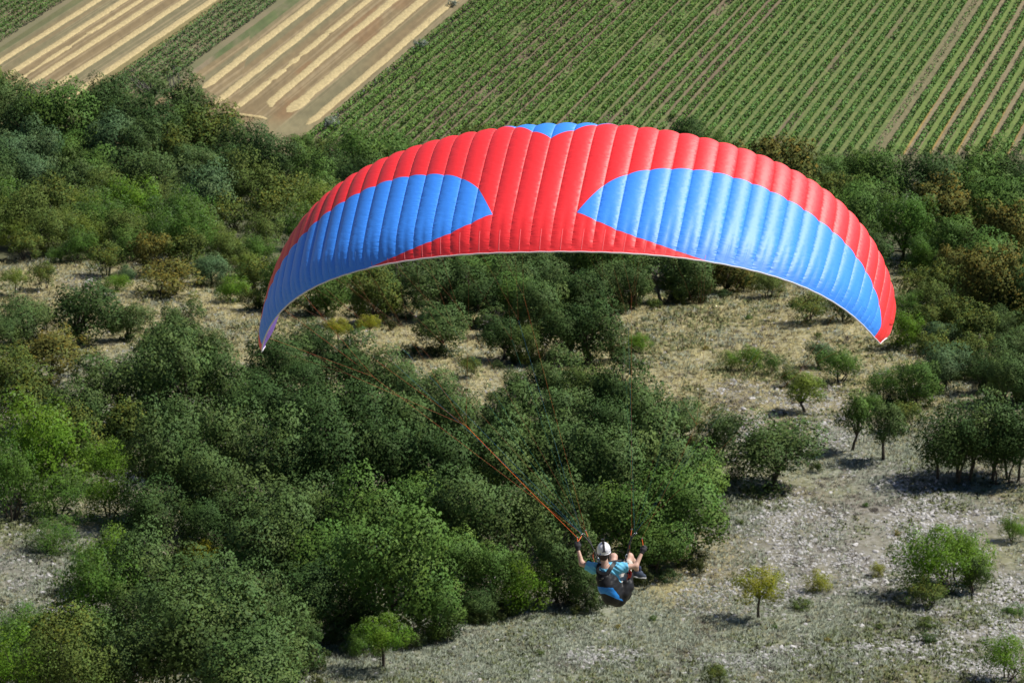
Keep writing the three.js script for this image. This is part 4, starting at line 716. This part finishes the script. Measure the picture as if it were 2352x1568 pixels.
{
  const c = (a, b, r0, r1) => cap(J_[a] ?? a, J_[b] ?? b, r0, r1), sph = (p, r) => cap(p, p.clone().add(V(0, 0.001, 0)), r, r);
  const H = J_.head, headBits = [cap(H.clone().add(V(0, 0.025, 0.02)), H.clone().add(V(0, 0.0, -0.045)), 0.088, 0.078), cap(H.clone().add(V(0.003, -0.06, -0.05)), H.clone().add(V(0.004, -0.09, -0.075)), 0.052, 0.038), cap(H.clone().add(V(0.003, -0.02, -0.125)), H.clone().add(V(0.003, -0.045, -0.148)), 0.012, 0.016), cap(H.clone().add(V(-0.083, -0.035, -0.02)), H.clone().add(V(-0.087, -0.005, -0.015)), 0.012, 0.017), cap(H.clone().add(V(0.083, -0.035, -0.02)), H.clone().add(V(0.087, -0.005, -0.015)), 0.012, 0.017)];
  const bits = [...headBits, c('neckT', 'neckB', 0.056, 0.066), cap(J(870, 790, -0.11), J_.chest, 0.095, 0.135), cap(J_.shL, J_.shR, 0.068, 0.068), c('chest', 'waist', 0.14, 0.13), c('hipL', 'hipR', 0.11, 0.11), c('waist', 'hipL', 0.11, 0.1), c('waist', 'hipR', 0.11, 0.1),
    c('shL', 'elL', 0.056, 0.042), c('elL', 'wrL', 0.042, 0.027), c('shR', 'elR', 0.056, 0.042), c('elR', 'wrR', 0.042, 0.027),
    c('hipL', 'knL', 0.088, 0.06), c('knL', 'anL', 0.06, 0.038), c('hipR', 'knR', 0.088, 0.06), c('knR', J_.knR.clone().lerp(J_.anR, 0.35), 0.058, 0.056), cap(J_.knR.clone().lerp(J_.anR, 0.35), J_.anR, 0.056, 0.036), cap(J_.anL, J_.anL.clone().lerp(J_.toeL, 0.2), 0.036, 0.03), cap(J_.anR, J_.anR.clone().lerp(J_.toeR, 0.2), 0.034, 0.028)];
  part('body', surface(union(bits, 0.035), [-0.62, -0.42, -0.95], [0.62, 0.56, 0.36], 0.011), skin, pilot);
  // eyes, brows and mouth on the far side of the head
  const eye = (s) => part('eye', new THREE.SphereGeometry(0.011, 10, 8).translate(H.x + s * 0.032, H.y - 0.008, H.z - 0.118), mat(0.75, 0.74, 0.72, 0.3), pilot); eye(-1); eye(1);
  part('mouth', limb([H.clone().add(V(-0.022, -0.075, -0.118)), H.clone().add(V(0.003, -0.078, -0.126)), H.clone().add(V(0.028, -0.075, -0.118))], 0.005, 0.005, 6), mat(0.42, 0.16, 0.14, 0.5), pilot);
  // dark cropped hair between helmet and neck
  const hair = union([cap(H.clone().add(V(0, -0.03, 0.025)), H.clone().add(V(0, -0.06, 0.014)), 0.086, 0.070)], 0.01);
  part('hair', surface((x, y, z) => Math.max(hair(x, y, z), -(z - H.z + 0.005), y - H.y + 0.02), [H.x - 0.12, H.y - 0.18, H.z - 0.1], [H.x + 0.12, H.y + 0.02, H.z + 0.14], 0.006), mat(0.045, 0.028, 0.022, 0.8), pilot);
  // T-shirt: the trunk and upper arms a little thicker, open at neck, sleeves and hem
  const shirtBits = [cap(J(872, 815, -0.10), J_.chest, 0.118, 0.15), cap(J_.shL, J_.shR, 0.084, 0.084), c('chest', 'waist', 0.153, 0.145), cap(J_.shL, J_.shL.clone().lerp(J_.elL, 0.62), 0.082, 0.078), cap(J_.shR, J_.shR.clone().lerp(J_.elR, 0.56), 0.082, 0.082)];
  const su = union(shirtBits, 0.05), neckHole = cap(J_.neckT, J_.neckB.clone().add(V(0.004, -0.012, 0.02)), 0.074, 0.078);
  const shirt = (x, y, z) => { let d = su(x, y, z); d += 0.006 * Math.sin(x * 42 + y * 55) * Math.sin(y * 38 - z * 31) + 0.004 * Math.sin(y * 90 + x * 70); d = Math.max(d, -neckHole(x, y, z)); const cut = (s, e, f) => { const a = J_[s], b = J_[e], ax = b.clone().sub(a), l = ax.length(); ax.divideScalar(l); return (x - a.x) * ax.x + (y - a.y) * ax.y + (z - a.z) * ax.z - l * f; };
    if (x < J_.shL.x) d = Math.max(d, cut('shL', 'elL', 0.60)); if (x > J_.shR.x + 0.02) d = Math.max(d, cut('shR', 'elR', 0.54)); return d; };
  part('shirt', surface(shirt, [-0.52, -0.42, -0.3], [0.42, 0.3, 0.36], 0.010), mat(0.135, 0.47, 0.70, 0.85), pilot);
  // pale shorts on the thighs
  const shortsU = union([cap(J_.hipL, J_.hipL.clone().lerp(J_.knL, 0.72), 0.108, 0.088), cap(J_.hipR, J_.hipR.clone().lerp(J_.knR, 0.74), 0.108, 0.086), c('hipL', 'hipR', 0.128, 0.128)], 0.04);
  part('shorts', surface((x, y, z) => shortsU(x, y, z) + 0.004 * Math.sin(x * 60 + y * 45 + z * 30), [-0.2, -0.4, -0.6], [0.42, 0.32, 0.1], 0.011), mat(0.52, 0.47, 0.42, 0.85), pilot);
  // helmet with a strap and a little camera on top
  const hs = new THREE.SphereGeometry(1, 36, 24, 0, Math.PI * 2, 0, Math.PI * 0.60).scale(0.112, 0.128, 0.138), hp = hs.attributes.position;
  for (let i = 0; i < hp.count; i++) { const x = hp.getX(i), y = hp.getY(i), z = hp.getZ(i), groove = 0.0035 * (smooth(0.010, 0, Math.abs(y - 0.018 + 0.25 * Math.abs(x))) + smooth(0.008, 0, Math.abs(y + 0.014))) * (z > 0 ? 1 : 0); hp.setXYZ(i, x * (1 - groove * 8), y, z * (1 - groove * 8)); }
  hs.computeVertexNormals();
  const hm = new THREE.MeshPhysicalMaterial({ color: new THREE.Color().setRGB(0.80, 0.80, 0.84), roughness: 0.28, clearcoat: 0.4 });
  const helmet = part('helmet', hs, hm, pilot); helmet.position.copy(H).add(V(0, 0.045, 0)); helmet.rotation.set(0.28, 0, 0.06);
  const black = mat(0.018, 0.018, 0.02, 0.5), rim = new THREE.TorusGeometry(0.108, 0.006, 8, 40).rotateX(Math.PI / 2).scale(1, 1, 1.23).translate(0, -0.0395, 0); part('rim', rim, mat(0.62, 0.62, 0.66, 0.5), helmet);
  const band = []; for (let i = 0; i <= 10; i++) { const a = lerp(0.15, 1.42, i / 10); band.push(V(0.006, Math.cos(a) * 0.131, Math.sin(a) * 0.141)); }
  const strapG = new THREE.TubeGeometry(new THREE.CatmullRomCurve3(band), 20, 0.013, 6).scale(1.15, 1, 1); part('camera_strap', strapG, black, helmet);
  part('strap_base', new RoundedBoxGeometry(0.072, 0.014, 0.012, 2, 0.004).translate(0.006, 0.016, 0.1415), mat(0.035, 0.03, 0.08, 0.6), helmet);
  part('camera_mount', mergeGeometries([new RoundedBoxGeometry(0.034, 0.03, 0.045, 2, 0.006).translate(-0.004, 0.135, 0.035), new THREE.CylinderGeometry(0.008, 0.01, 0.03, 10).translate(-0.004, 0.148, 0.01)].map((g) => g.index ? g.toNonIndexed() : g)), black, helmet);
  part('camera', mergeGeometries([new RoundedBoxGeometry(0.05, 0.036, 0.03, 3, 0.006).translate(-0.008, 0.168, 0.0), new THREE.CylinderGeometry(0.011, 0.011, 0.01, 14).rotateX(Math.PI / 2).translate(-0.015, 0.17, -0.018)].map((g) => g.index ? g.toNonIndexed() : g)), mat(0.05, 0.05, 0.055, 0.35), helmet);
  const dot = (x, y, r) => { const z = 0.138 * Math.sqrt(Math.max(0, 1 - (x / 0.112) ** 2 - (y / 0.128) ** 2)) + 0.001, d = new THREE.CylinderGeometry(r, r, 0.003, 16).rotateX(Math.PI / 2); d.lookAt(V(x / 0.0125, y / 0.0164, z / 0.019)); d.translate(x, y, z); part('blue_badge', d, mat(0.05, 0.13, 0.5, 0.4), helmet); };
  dot(-0.058, -0.024, 0.011); dot(0.098, -0.012, 0.010);
  { const pts = [V(0.052, -0.004, 0), V(0.056, -0.02, 0), V(0.066, -0.002, 0), V(0.070, -0.022, 0), V(0.078, -0.008, 0)].map((p) => V(p.x, p.y, 0.138 * Math.sqrt(1 - (p.x / 0.112) ** 2 - (p.y / 0.128) ** 2) + 0.001)); part('scribble', limb(pts, 0.0012, 0.0012, 4, 3), mat(0.12, 0.12, 0.2, 0.6), helmet); }
  // gloves: fists round the brake toggles
  const glove = (hand, wr, out) => {
    const h = J_[hand], w = J_[wr], up = h.clone().sub(w).normalize(), side = V(out, 0, 0).sub(up.clone().multiplyScalar(up.x * out)).normalize(), fwd = up.clone().cross(side).normalize(); if (fwd.z > 0) fwd.negate();
    const P = (s, u, f) => h.clone().addScaledVector(side, s).addScaledVector(up, u).addScaledVector(fwd, f), fs = [cap(w.clone().lerp(h, 0.1), P(0, -0.03, 0), 0.036, 0.038), cap(P(-0.02, -0.015, 0), P(-0.018, 0.025, 0.002), 0.03, 0.024), cap(P(0.02, -0.015, 0), P(0.02, 0.022, 0.002), 0.03, 0.023)], k = union(fs, 0.03), fingers = [];
    [[-0.036, 0.030, 1], [-0.013, 0.038, 1.06], [0.011, 0.036, 1], [0.033, 0.026, 0.85]].forEach(([s, u, l]) => { fingers.push(cap(P(s, u, 0.0), P(s, u + 0.014 * l, 0.026), 0.0125, 0.012), cap(P(s, u + 0.014 * l, 0.026), P(s, u - 0.012, 0.05 * l), 0.012, 0.011), cap(P(s, u - 0.012, 0.05 * l), P(s, u - 0.03, 0.034), 0.011, 0.010)); });
    fingers.push(cap(P(-0.042, -0.02, 0.012), P(-0.05, 0.006, 0.036), 0.015, 0.013), cap(P(-0.05, 0.006, 0.036), P(-0.026, 0.012, 0.058), 0.013, 0.011));
    const f = (x, y, z) => { let d = k(x, y, z); for (const g of fingers) d = smin(d, g(x, y, z), 0.007); return d; };
    part('glove', surface(f, [h.x - 0.12, h.y - 0.13, h.z - 0.12], [h.x + 0.12, h.y + 0.1, h.z + 0.12], 0.005), mat(0.022, 0.021, 0.024, 0.8), pilot);
  };
  glove('haL', 'wrL', -1); glove('haR', 'wrR', 1);
  // shoes and socks
  const navy = mat(0.035, 0.05, 0.085, 0.7), soleM = mat(0.42, 0.42, 0.43, 0.8);
  for (const s of ['L', 'R']) {
    const an = J_['an' + s], toe = J_['toe' + s], dir = toe.clone().sub(an).normalize(), down = an.clone().sub(J_['kn' + s]).normalize(), sd = dir.clone().cross(down).normalize(); const dn = sd.clone().cross(dir).normalize(); if (dn.dot(down) < 0) dn.negate();
    const q = (f, d, w) => an.clone().addScaledVector(dir, f).addScaledVector(dn, d).addScaledVector(sd, w ?? 0);
    part('sock', surface(union([cap(q(-0.005, -0.05), q(0, 0.02), 0.046, 0.046)], 0.01), [an.x - 0.13, an.y - 0.13, an.z - 0.13], [an.x + 0.13, an.y + 0.13, an.z + 0.13], 0.007), mat(0.02, 0.028, 0.07, 0.9), pilot);
    const up = union([cap(q(-0.025, 0.05), q(0.05, 0.05), 0.046, 0.05), cap(q(0.05, 0.05), q(0.16, 0.072), 0.05, 0.036), cap(q(-0.01, 0.005), q(0.05, 0.03), 0.048, 0.044)], 0.04), box = [[an.x - 0.3, an.y - 0.3, an.z - 0.3], [an.x + 0.3, an.y + 0.3, an.z + 0.3]];
    const depth = (x, y, z) => (x - an.x) * dn.x + (y - an.y) * dn.y + (z - an.z) * dn.z;
    const shoe = part('shoe', surface((x, y, z) => Math.max(up(x, y, z), depth(x, y, z) - 0.083), ...box, 0.008), navy, pilot);
    const so = union([cap(q(-0.03, 0.085), q(0.05, 0.088), 0.05, 0.051), cap(q(0.05, 0.088), q(0.165, 0.09), 0.051, 0.042)], 0.02);
    part('sole', surface((x, y, z) => Math.max(so(x, y, z), 0.079 - depth(x, y, z), depth(x, y, z) - 0.104), ...box, 0.008), soleM, shoe);
  }
}
// --- harness: a padded bucket with shoulder straps
const harness = frame('harness'); tag(harness, 'black and blue padded paragliding harness on the back of the pilot', 'harness');
const darkCloth = new THREE.MeshPhysicalMaterial({ color: new THREE.Color().setRGB(0.016, 0.016, 0.018), roughness: 0.5, specularIntensity: 0.35, bumpMap: ripstop, bumpScale: 0.003 }), blackCloth = mat(0.010, 0.010, 0.011, 0.75), cyan = mat(0.012, 0.22, 0.68, 0.45), webbing = mat(0.016, 0.016, 0.018, 0.6), orange = mat(0.85, 0.13, 0.02, 0.5), steel = new THREE.MeshStandardMaterial({ color: 0xb8bcc2, roughness: 0.3, metalness: 1 });
{
  const c = (a, b, r0, r1) => cap(a, b, r0, r1);
  const back = union([c(J(800, 930, -0.15), J(930, 930, -0.13), 0.072, 0.075), c(J(860, 960, -0.16), J(900, 1090, -0.15), 0.12, 0.135), c(J(900, 1090, -0.15), J(985, 1240, -0.06), 0.135, 0.15), c(J(985, 1240, -0.06), J(1095, 1300, 0.06), 0.15, 0.135), c(J(1095, 1300, 0.06), J(1200, 1230, 0.22), 0.135, 0.125), c(J(1200, 1230, 0.22), J(1262, 1010, 0.34), 0.12, 0.085), c(J(1110, 1180, 0.08), J(1230, 1000, 0.22), 0.11, 0.09), c(J(1195, 1190, 0.0), J(1235, 1050, 0.01), 0.085, 0.062), c(J(1190, 1230, 0.03), J(1290, 1120, 0.07), 0.09, 0.07), c(J(1290, 1120, 0.07), J(1318, 900, 0.13), 0.065, 0.045), c(J(1000, 1000, -0.08), J(1060, 1150, 0.0), 0.10, 0.12)], 0.06);
  // hollowed where the pilot sits
  const hollow = union([c(J(905, 800, 0.02), J(1010, 1060, 0.05), 0.155, 0.15), c(J(1010, 1080, 0.09), J(1180, 780, 0.34), 0.14, 0.12), c(J(1130, 1000, 0.14), J(1270, 680, 0.38), 0.085, 0.095)], 0.05);
  const shell = (x, y, z) => { const wr = 0.0025 * Math.sin(x * 38 + y * 21) * Math.sin(y * 33 + z * 40) + 0.0015 * Math.sin(x * 75 - y * 52 + z * 20); let d = Math.max(back(x, y, z) + wr, -hollow(x, y, z)); return Math.max(d, -(0.0) + y - (900 - 850) * PK - 0.0); };
  const g = surface(shell, [-0.42, -0.66, -0.6], [0.52, 0.12, 0.42], 0.0085), p = g.attributes.position, N = g.attributes.normal, ix = g.index.array;
  // split into its sewn panels by where they lie on the shell
  const lists = { upper_panel: [], blue_panel: [], bottom_panel: [], side_panel: [] };
  for (let i = 0; i < ix.length; i += 3) {
    let x = 0, y = 0; for (let k = 0; k < 3; k++) { x += p.getX(ix[i + k]) / 3; y += p.getY(ix[i + k]) / 3; }
    const X = x / PK + 1000, Y = -y / PK + 900;
    const top = X < 1000 ? 1085 + (X - 740) * 0.06 : 1100 + (X - 1000) * 1.32, low = X < 860 ? 1212 - (X - 790) * 0.12 : 1203 + (X - 860) * 0.45, side = X > lerp(1050, 1120, clamp((Y - 900) / 400)) + (Y > 1290 ? (Y - 1290) * 2 : 0);
    const key = side ? 'side_panel' : Y < top ? 'upper_panel' : Y < low && Y > 1000 ? 'blue_panel' : 'bottom_panel';
    lists[key].push(ix[i], ix[i + 1], ix[i + 2]);
  }
  for (const [k, list] of Object.entries(lists)) {
    if (!list.length) continue; const map = new Map(), P = [], n = [], uv = [], I = [];
    for (const v of list) { if (!map.has(v)) { map.set(v, map.size); P.push(p.getX(v), p.getY(v), p.getZ(v)); n.push(N.getX(v), N.getY(v), N.getZ(v)); uv.push(p.getX(v) * 2, p.getY(v) * 0.5); } I.push(map.get(v)); }
    part(k, geom(P, I, null, uv, n), k === 'blue_panel' ? cyan : k === 'bottom_panel' ? blackCloth : darkCloth, harness);
  }
  const strap = (name, pts, w, th, m) => {   // flat webbing along a curve, broad side towards the viewer
    const curve = new THREE.CatmullRomCurve3(pts), n = 8 * (pts.length - 1), pos = [], idx = [], a = V(0, 0, 0), t = V(0, 0, 0);
    for (let i = 0; i <= n; i++) { curve.getPointAt(i / n, a); curve.getTangentAt(i / n, t); const s = t.clone().cross(V(0.15, 0.25, 1)).normalize(), o = s.clone().cross(t).normalize(); for (const [u, v] of [[-1, -1], [1, -1], [1, 1], [-1, 1]]) { const q = a.clone().addScaledVector(s, u * w / 2).addScaledVector(o, v * th / 2); pos.push(q.x, q.y, q.z); } }
    for (let i = 0; i < n; i++) for (let k = 0; k < 4; k++) { const A = i * 4 + k, B = i * 4 + (k + 1) % 4; idx.push(A, B, A + 4, B, B + 4, A + 4); }
    idx.push(0, 2, 1, 0, 3, 2, n * 4, n * 4 + 1, n * 4 + 2, n * 4, n * 4 + 2, n * 4 + 3);
    const g2 = geom(pos, idx).toNonIndexed(); g2.computeVertexNormals(); return part(name, g2, m, harness);
  };
  strap('shoulder_strap', [J(780, 690, -0.16), J(745, 740, -0.215), J(742, 830, -0.235), J(770, 930, -0.24)], 0.055, 0.014, darkCloth);
  strap('shoulder_strap', [J(1065, 665, -0.02), J(1015, 705, -0.14), J(955, 785, -0.215), J(905, 860, -0.24), J(880, 930, -0.245)], 0.062, 0.014, darkCloth);
  strap('yoke', [J(738, 800, -0.235), J(800, 850, -0.25), J(880, 860, -0.255), J(945, 815, -0.235)], 0.05, 0.014, darkCloth);
  strap('chest_frame', [J(930, 672, 0.02), J(1060, 665, 0.10), J(1160, 660, 0.16), J(1240, 665, 0.22)], 0.026, 0.01, webbing);
  strap('side_strap', [J(1255, 560, 0.16), J(1240, 640, 0.18), J(1255, 760, 0.16), J(1262, 900, 0.12), J(1250, 1040, 0.10)], 0.024, 0.008, webbing);
  strap('side_strap', [J(1270, 700, 0.10), J(1300, 800, 0.12), J(1290, 960, 0.12), J(1270, 1080, 0.12)], 0.02, 0.008, webbing);
  strap('side_strap', [J(757, 645, 0.05), J(765, 700, 0.0), J(760, 800, 0.05), J(790, 960, 0.1)], 0.024, 0.008, webbing);
  strap('rescue_handle', [J(1285, 838, 0.09), J(1322, 852, 0.08), J(1318, 930, 0.06), J(1292, 950, 0.06), J(1280, 880, 0.07)], 0.022, 0.012, mat(0.72, 0.05, 0.03, 0.5));
  strap('speed_strap', [J(1300, 910, 0.05), J(1262, 960, 0.03), J(1250, 1005, 0.02)], 0.014, 0.007, orange);
  part('zip_pull', new THREE.TorusGeometry(0.012, 0.004, 6, 12).translate(...J(826, 922, -0.262).toArray()), blackCloth, harness);
  { // grey stitched emblem on the back and a faint one on the blue field
    const e1 = [[765, 975], [815, 935], [845, 925], [825, 950], [785, 970]], onBack = (a, lift) => a.map(([x, y]) => { let z = 0.42; const q = J(x, y); while (z > -0.3 && shell(q.x, q.y, z) > 0) z -= 0.002; return V(q.x, q.y, z + lift); });
    part('emblem', limb(onBack(e1, 0.001), 0.004, 0.003, 5, 3), mat(0.3, 0.28, 0.26, 0.6), harness);
    part('emblem', limb(onBack([[875, 1165], [905, 1145], [935, 1150], [960, 1180], [985, 1190]], 0), 0.0035, 0.003, 5, 3), mat(0.03, 0.14, 0.38, 0.6), harness);
  }
}
// --- risers, toggles and lines belong to the wing
const toWing = (p) => toWorld(p).sub(wingOrigin);
const riserMat = mat(0.02, 0.02, 0.022, 0.6), lineO = mat(0.50, 0.10, 0.025, 0.6), lineD = mat(0.26, 0.085, 0.03, 0.7), lineB = mat(0.03, 0.16, 0.32, 0.6), lineG = mat(0.03, 0.20, 0.15, 0.6), brakeO = mat(1.0, 0.17, 0.03, 0.5);
const topOf = {};
for (const side of [-1, 1]) {
  const L = side < 0, carab = L ? J(755, 645, 0.05) : J(1252, 590, 0.16), bend = L ? J(625, 372, 0.10) : J(1305, 350, 0.16), top = L ? J(478, 205, 0.13) : J(1392, 200, 0.18), aTop = L ? J(540, 150, 0.18) : J(1343, 130, 0.22), aLow = L ? J(690, 500, 0.10) : J(1300, 480, 0.17), pulley = L ? J(393, 258, 0.05) : J(1516, 278, 0.10), hand = L ? J(400, 330, 0.03) : J(1534, 398, 0.10);
  const T = (...a) => a.map(toWing), add = (n, pts, r0, r1, m) => part(n, limb(T(...pts), r0, r1, 6, 5), m, wing);
  add('riser', [carab, bend, top], 0.011, 0.011, riserMat);
  add('riser', [carab.clone().add(V(0.01, 0, 0)), aLow, bend.clone().add(V(0.012, 0.0, 0)), aTop.clone().lerp(bend, 0.45)], 0.009, 0.008, riserMat);
  add('riser_cord', [aTop.clone().lerp(bend, 0.5), aTop], 0.008, 0.007, lineO);
  add('riser_cord', [bend.clone().lerp(carab, 0.2), aLow, carab.clone().lerp(aLow, 0.3)], 0.007, 0.007, lineO);
  add('riser_cord', L ? [aLow, J(665, 580, 0.06), J(690, 680, 0.02)] : [J(1300, 380, 0.16), J(1300, 520, 0.17)], 0.006, 0.004, lineO);
  for (const p of [top, top.clone().add(V(0.022, 0.006, 0.01)), aTop, pulley, top.clone().add(V(-0.012, -0.014, 0))]) part('quick_link', mergeGeometries([new THREE.TorusGeometry(0.012, 0.0045, 6, 12), new THREE.CylinderGeometry(0.006, 0.006, 0.014, 8).translate(0.012, 0, 0)].map((g) => g.index ? g.toNonIndexed() : g)).translate(...toWing(p).toArray()), steel, wing);
  part('carabiner', new THREE.TorusGeometry(0.022, 0.006, 8, 18).scale(0.8, 1.5, 1).translate(...toWing(carab).toArray()), steel, wing);
  add('brake_toggle', [hand.clone().add(V(-0.025, -0.035, 0)), hand, hand.clone().add(V(0.025, -0.035, 0))], 0.006, 0.006, riserMat);
  add('brake_cord', [hand, pulley], 0.006, 0.006, brakeO);
  if (L) add('brake_cord', [hand.clone().add(V(0.01, 0.01, 0)), top.clone().add(V(0, -0.02, 0))], 0.005, 0.005, brakeO);
  topOf[side] = { top, aTop, pulley };
}
{
  const line = (a, b, r, m, sag = 0) => { const mid = a.clone().lerp(b, 0.5).add(V(0, -sag, 0)); part('suspension_line', limb(sag ? [a, mid, b] : [a, b], r, r, 4, 4), m, wing); };
  const under = (s, side, t) => local(ribPoint(seamAt[s], side, t, t < 0.95));
  for (const side of [-1, 1]) {
    const { top, aTop, pulley } = topOf[side], A = toWing(aTop), B = toWing(top), P = toWing(pulley);
    const rows = [[0.09, A, [lineO, lineD, lineD]], [0.36, B, [lineB, lineG, lineB]], [0.66, B, [lineG, lineG, lineB]]];
    rows.forEach(([t, from, cols], r) => {
      [[2, 5], [8, 11], [14, 17]].forEach(([s0, s1], k) => {
        const ends = [s0 - 1, s0 + 1, s1, s1 + 1].map((s) => under(Math.min(s, 22), side, t)), c = ends.reduce((a, b) => a.add(b), V(0, 0, 0)).divideScalar(4), node = from.clone().lerp(c, 0.64 + 0.02 * k);
        line(from, node, 0.0014, cols[k]); const n1 = node.clone().lerp(ends[0].clone().lerp(ends[1], 0.5), 0.5), n2 = node.clone().lerp(ends[2].clone().lerp(ends[3], 0.5), 0.5);
        line(node, n1, 0.0012, lineD); line(node, n2, 0.0012, lineD);
        line(n1, ends[0], 0.0011, lineD); line(n1, ends[1], 0.0011, lineD); line(n2, ends[2], 0.0011, lineD); line(n2, ends[3], 0.0011, lineD);
      });
    });
    { const e = [under(19, side, 0.25), under(21, side, 0.3), under(22, side, 0.7)], node = B.clone().lerp(e[1], 0.7); line(B, node, 0.0017, lineO); e.forEach((p) => line(node, p, 0.0015, lineO)); }
    // brake lines: one main line fanning out to the trailing edge
    const te = (s) => local(ribPoint(seamAt[s], side, 1)), mid = te(12), n0 = P.clone().lerp(mid, 0.46);
    line(P, n0, side < 0 ? 0.0034 : 0.002, side < 0 ? brakeO : lineO, 0.02);
    [[1, 3, 5], [7, 9, 11], [13, 15, 17], [19, 21]].forEach((set) => { const c = set.map(te).reduce((a, b) => a.add(b), V(0, 0, 0)).divideScalar(set.length), n1 = n0.clone().lerp(c, 0.58); line(n0, n1, 0.0016, lineO); for (const s of set) line(n1, te(s), 0.0012, lineD); });
  }
}
renderer.render(scene, camera);
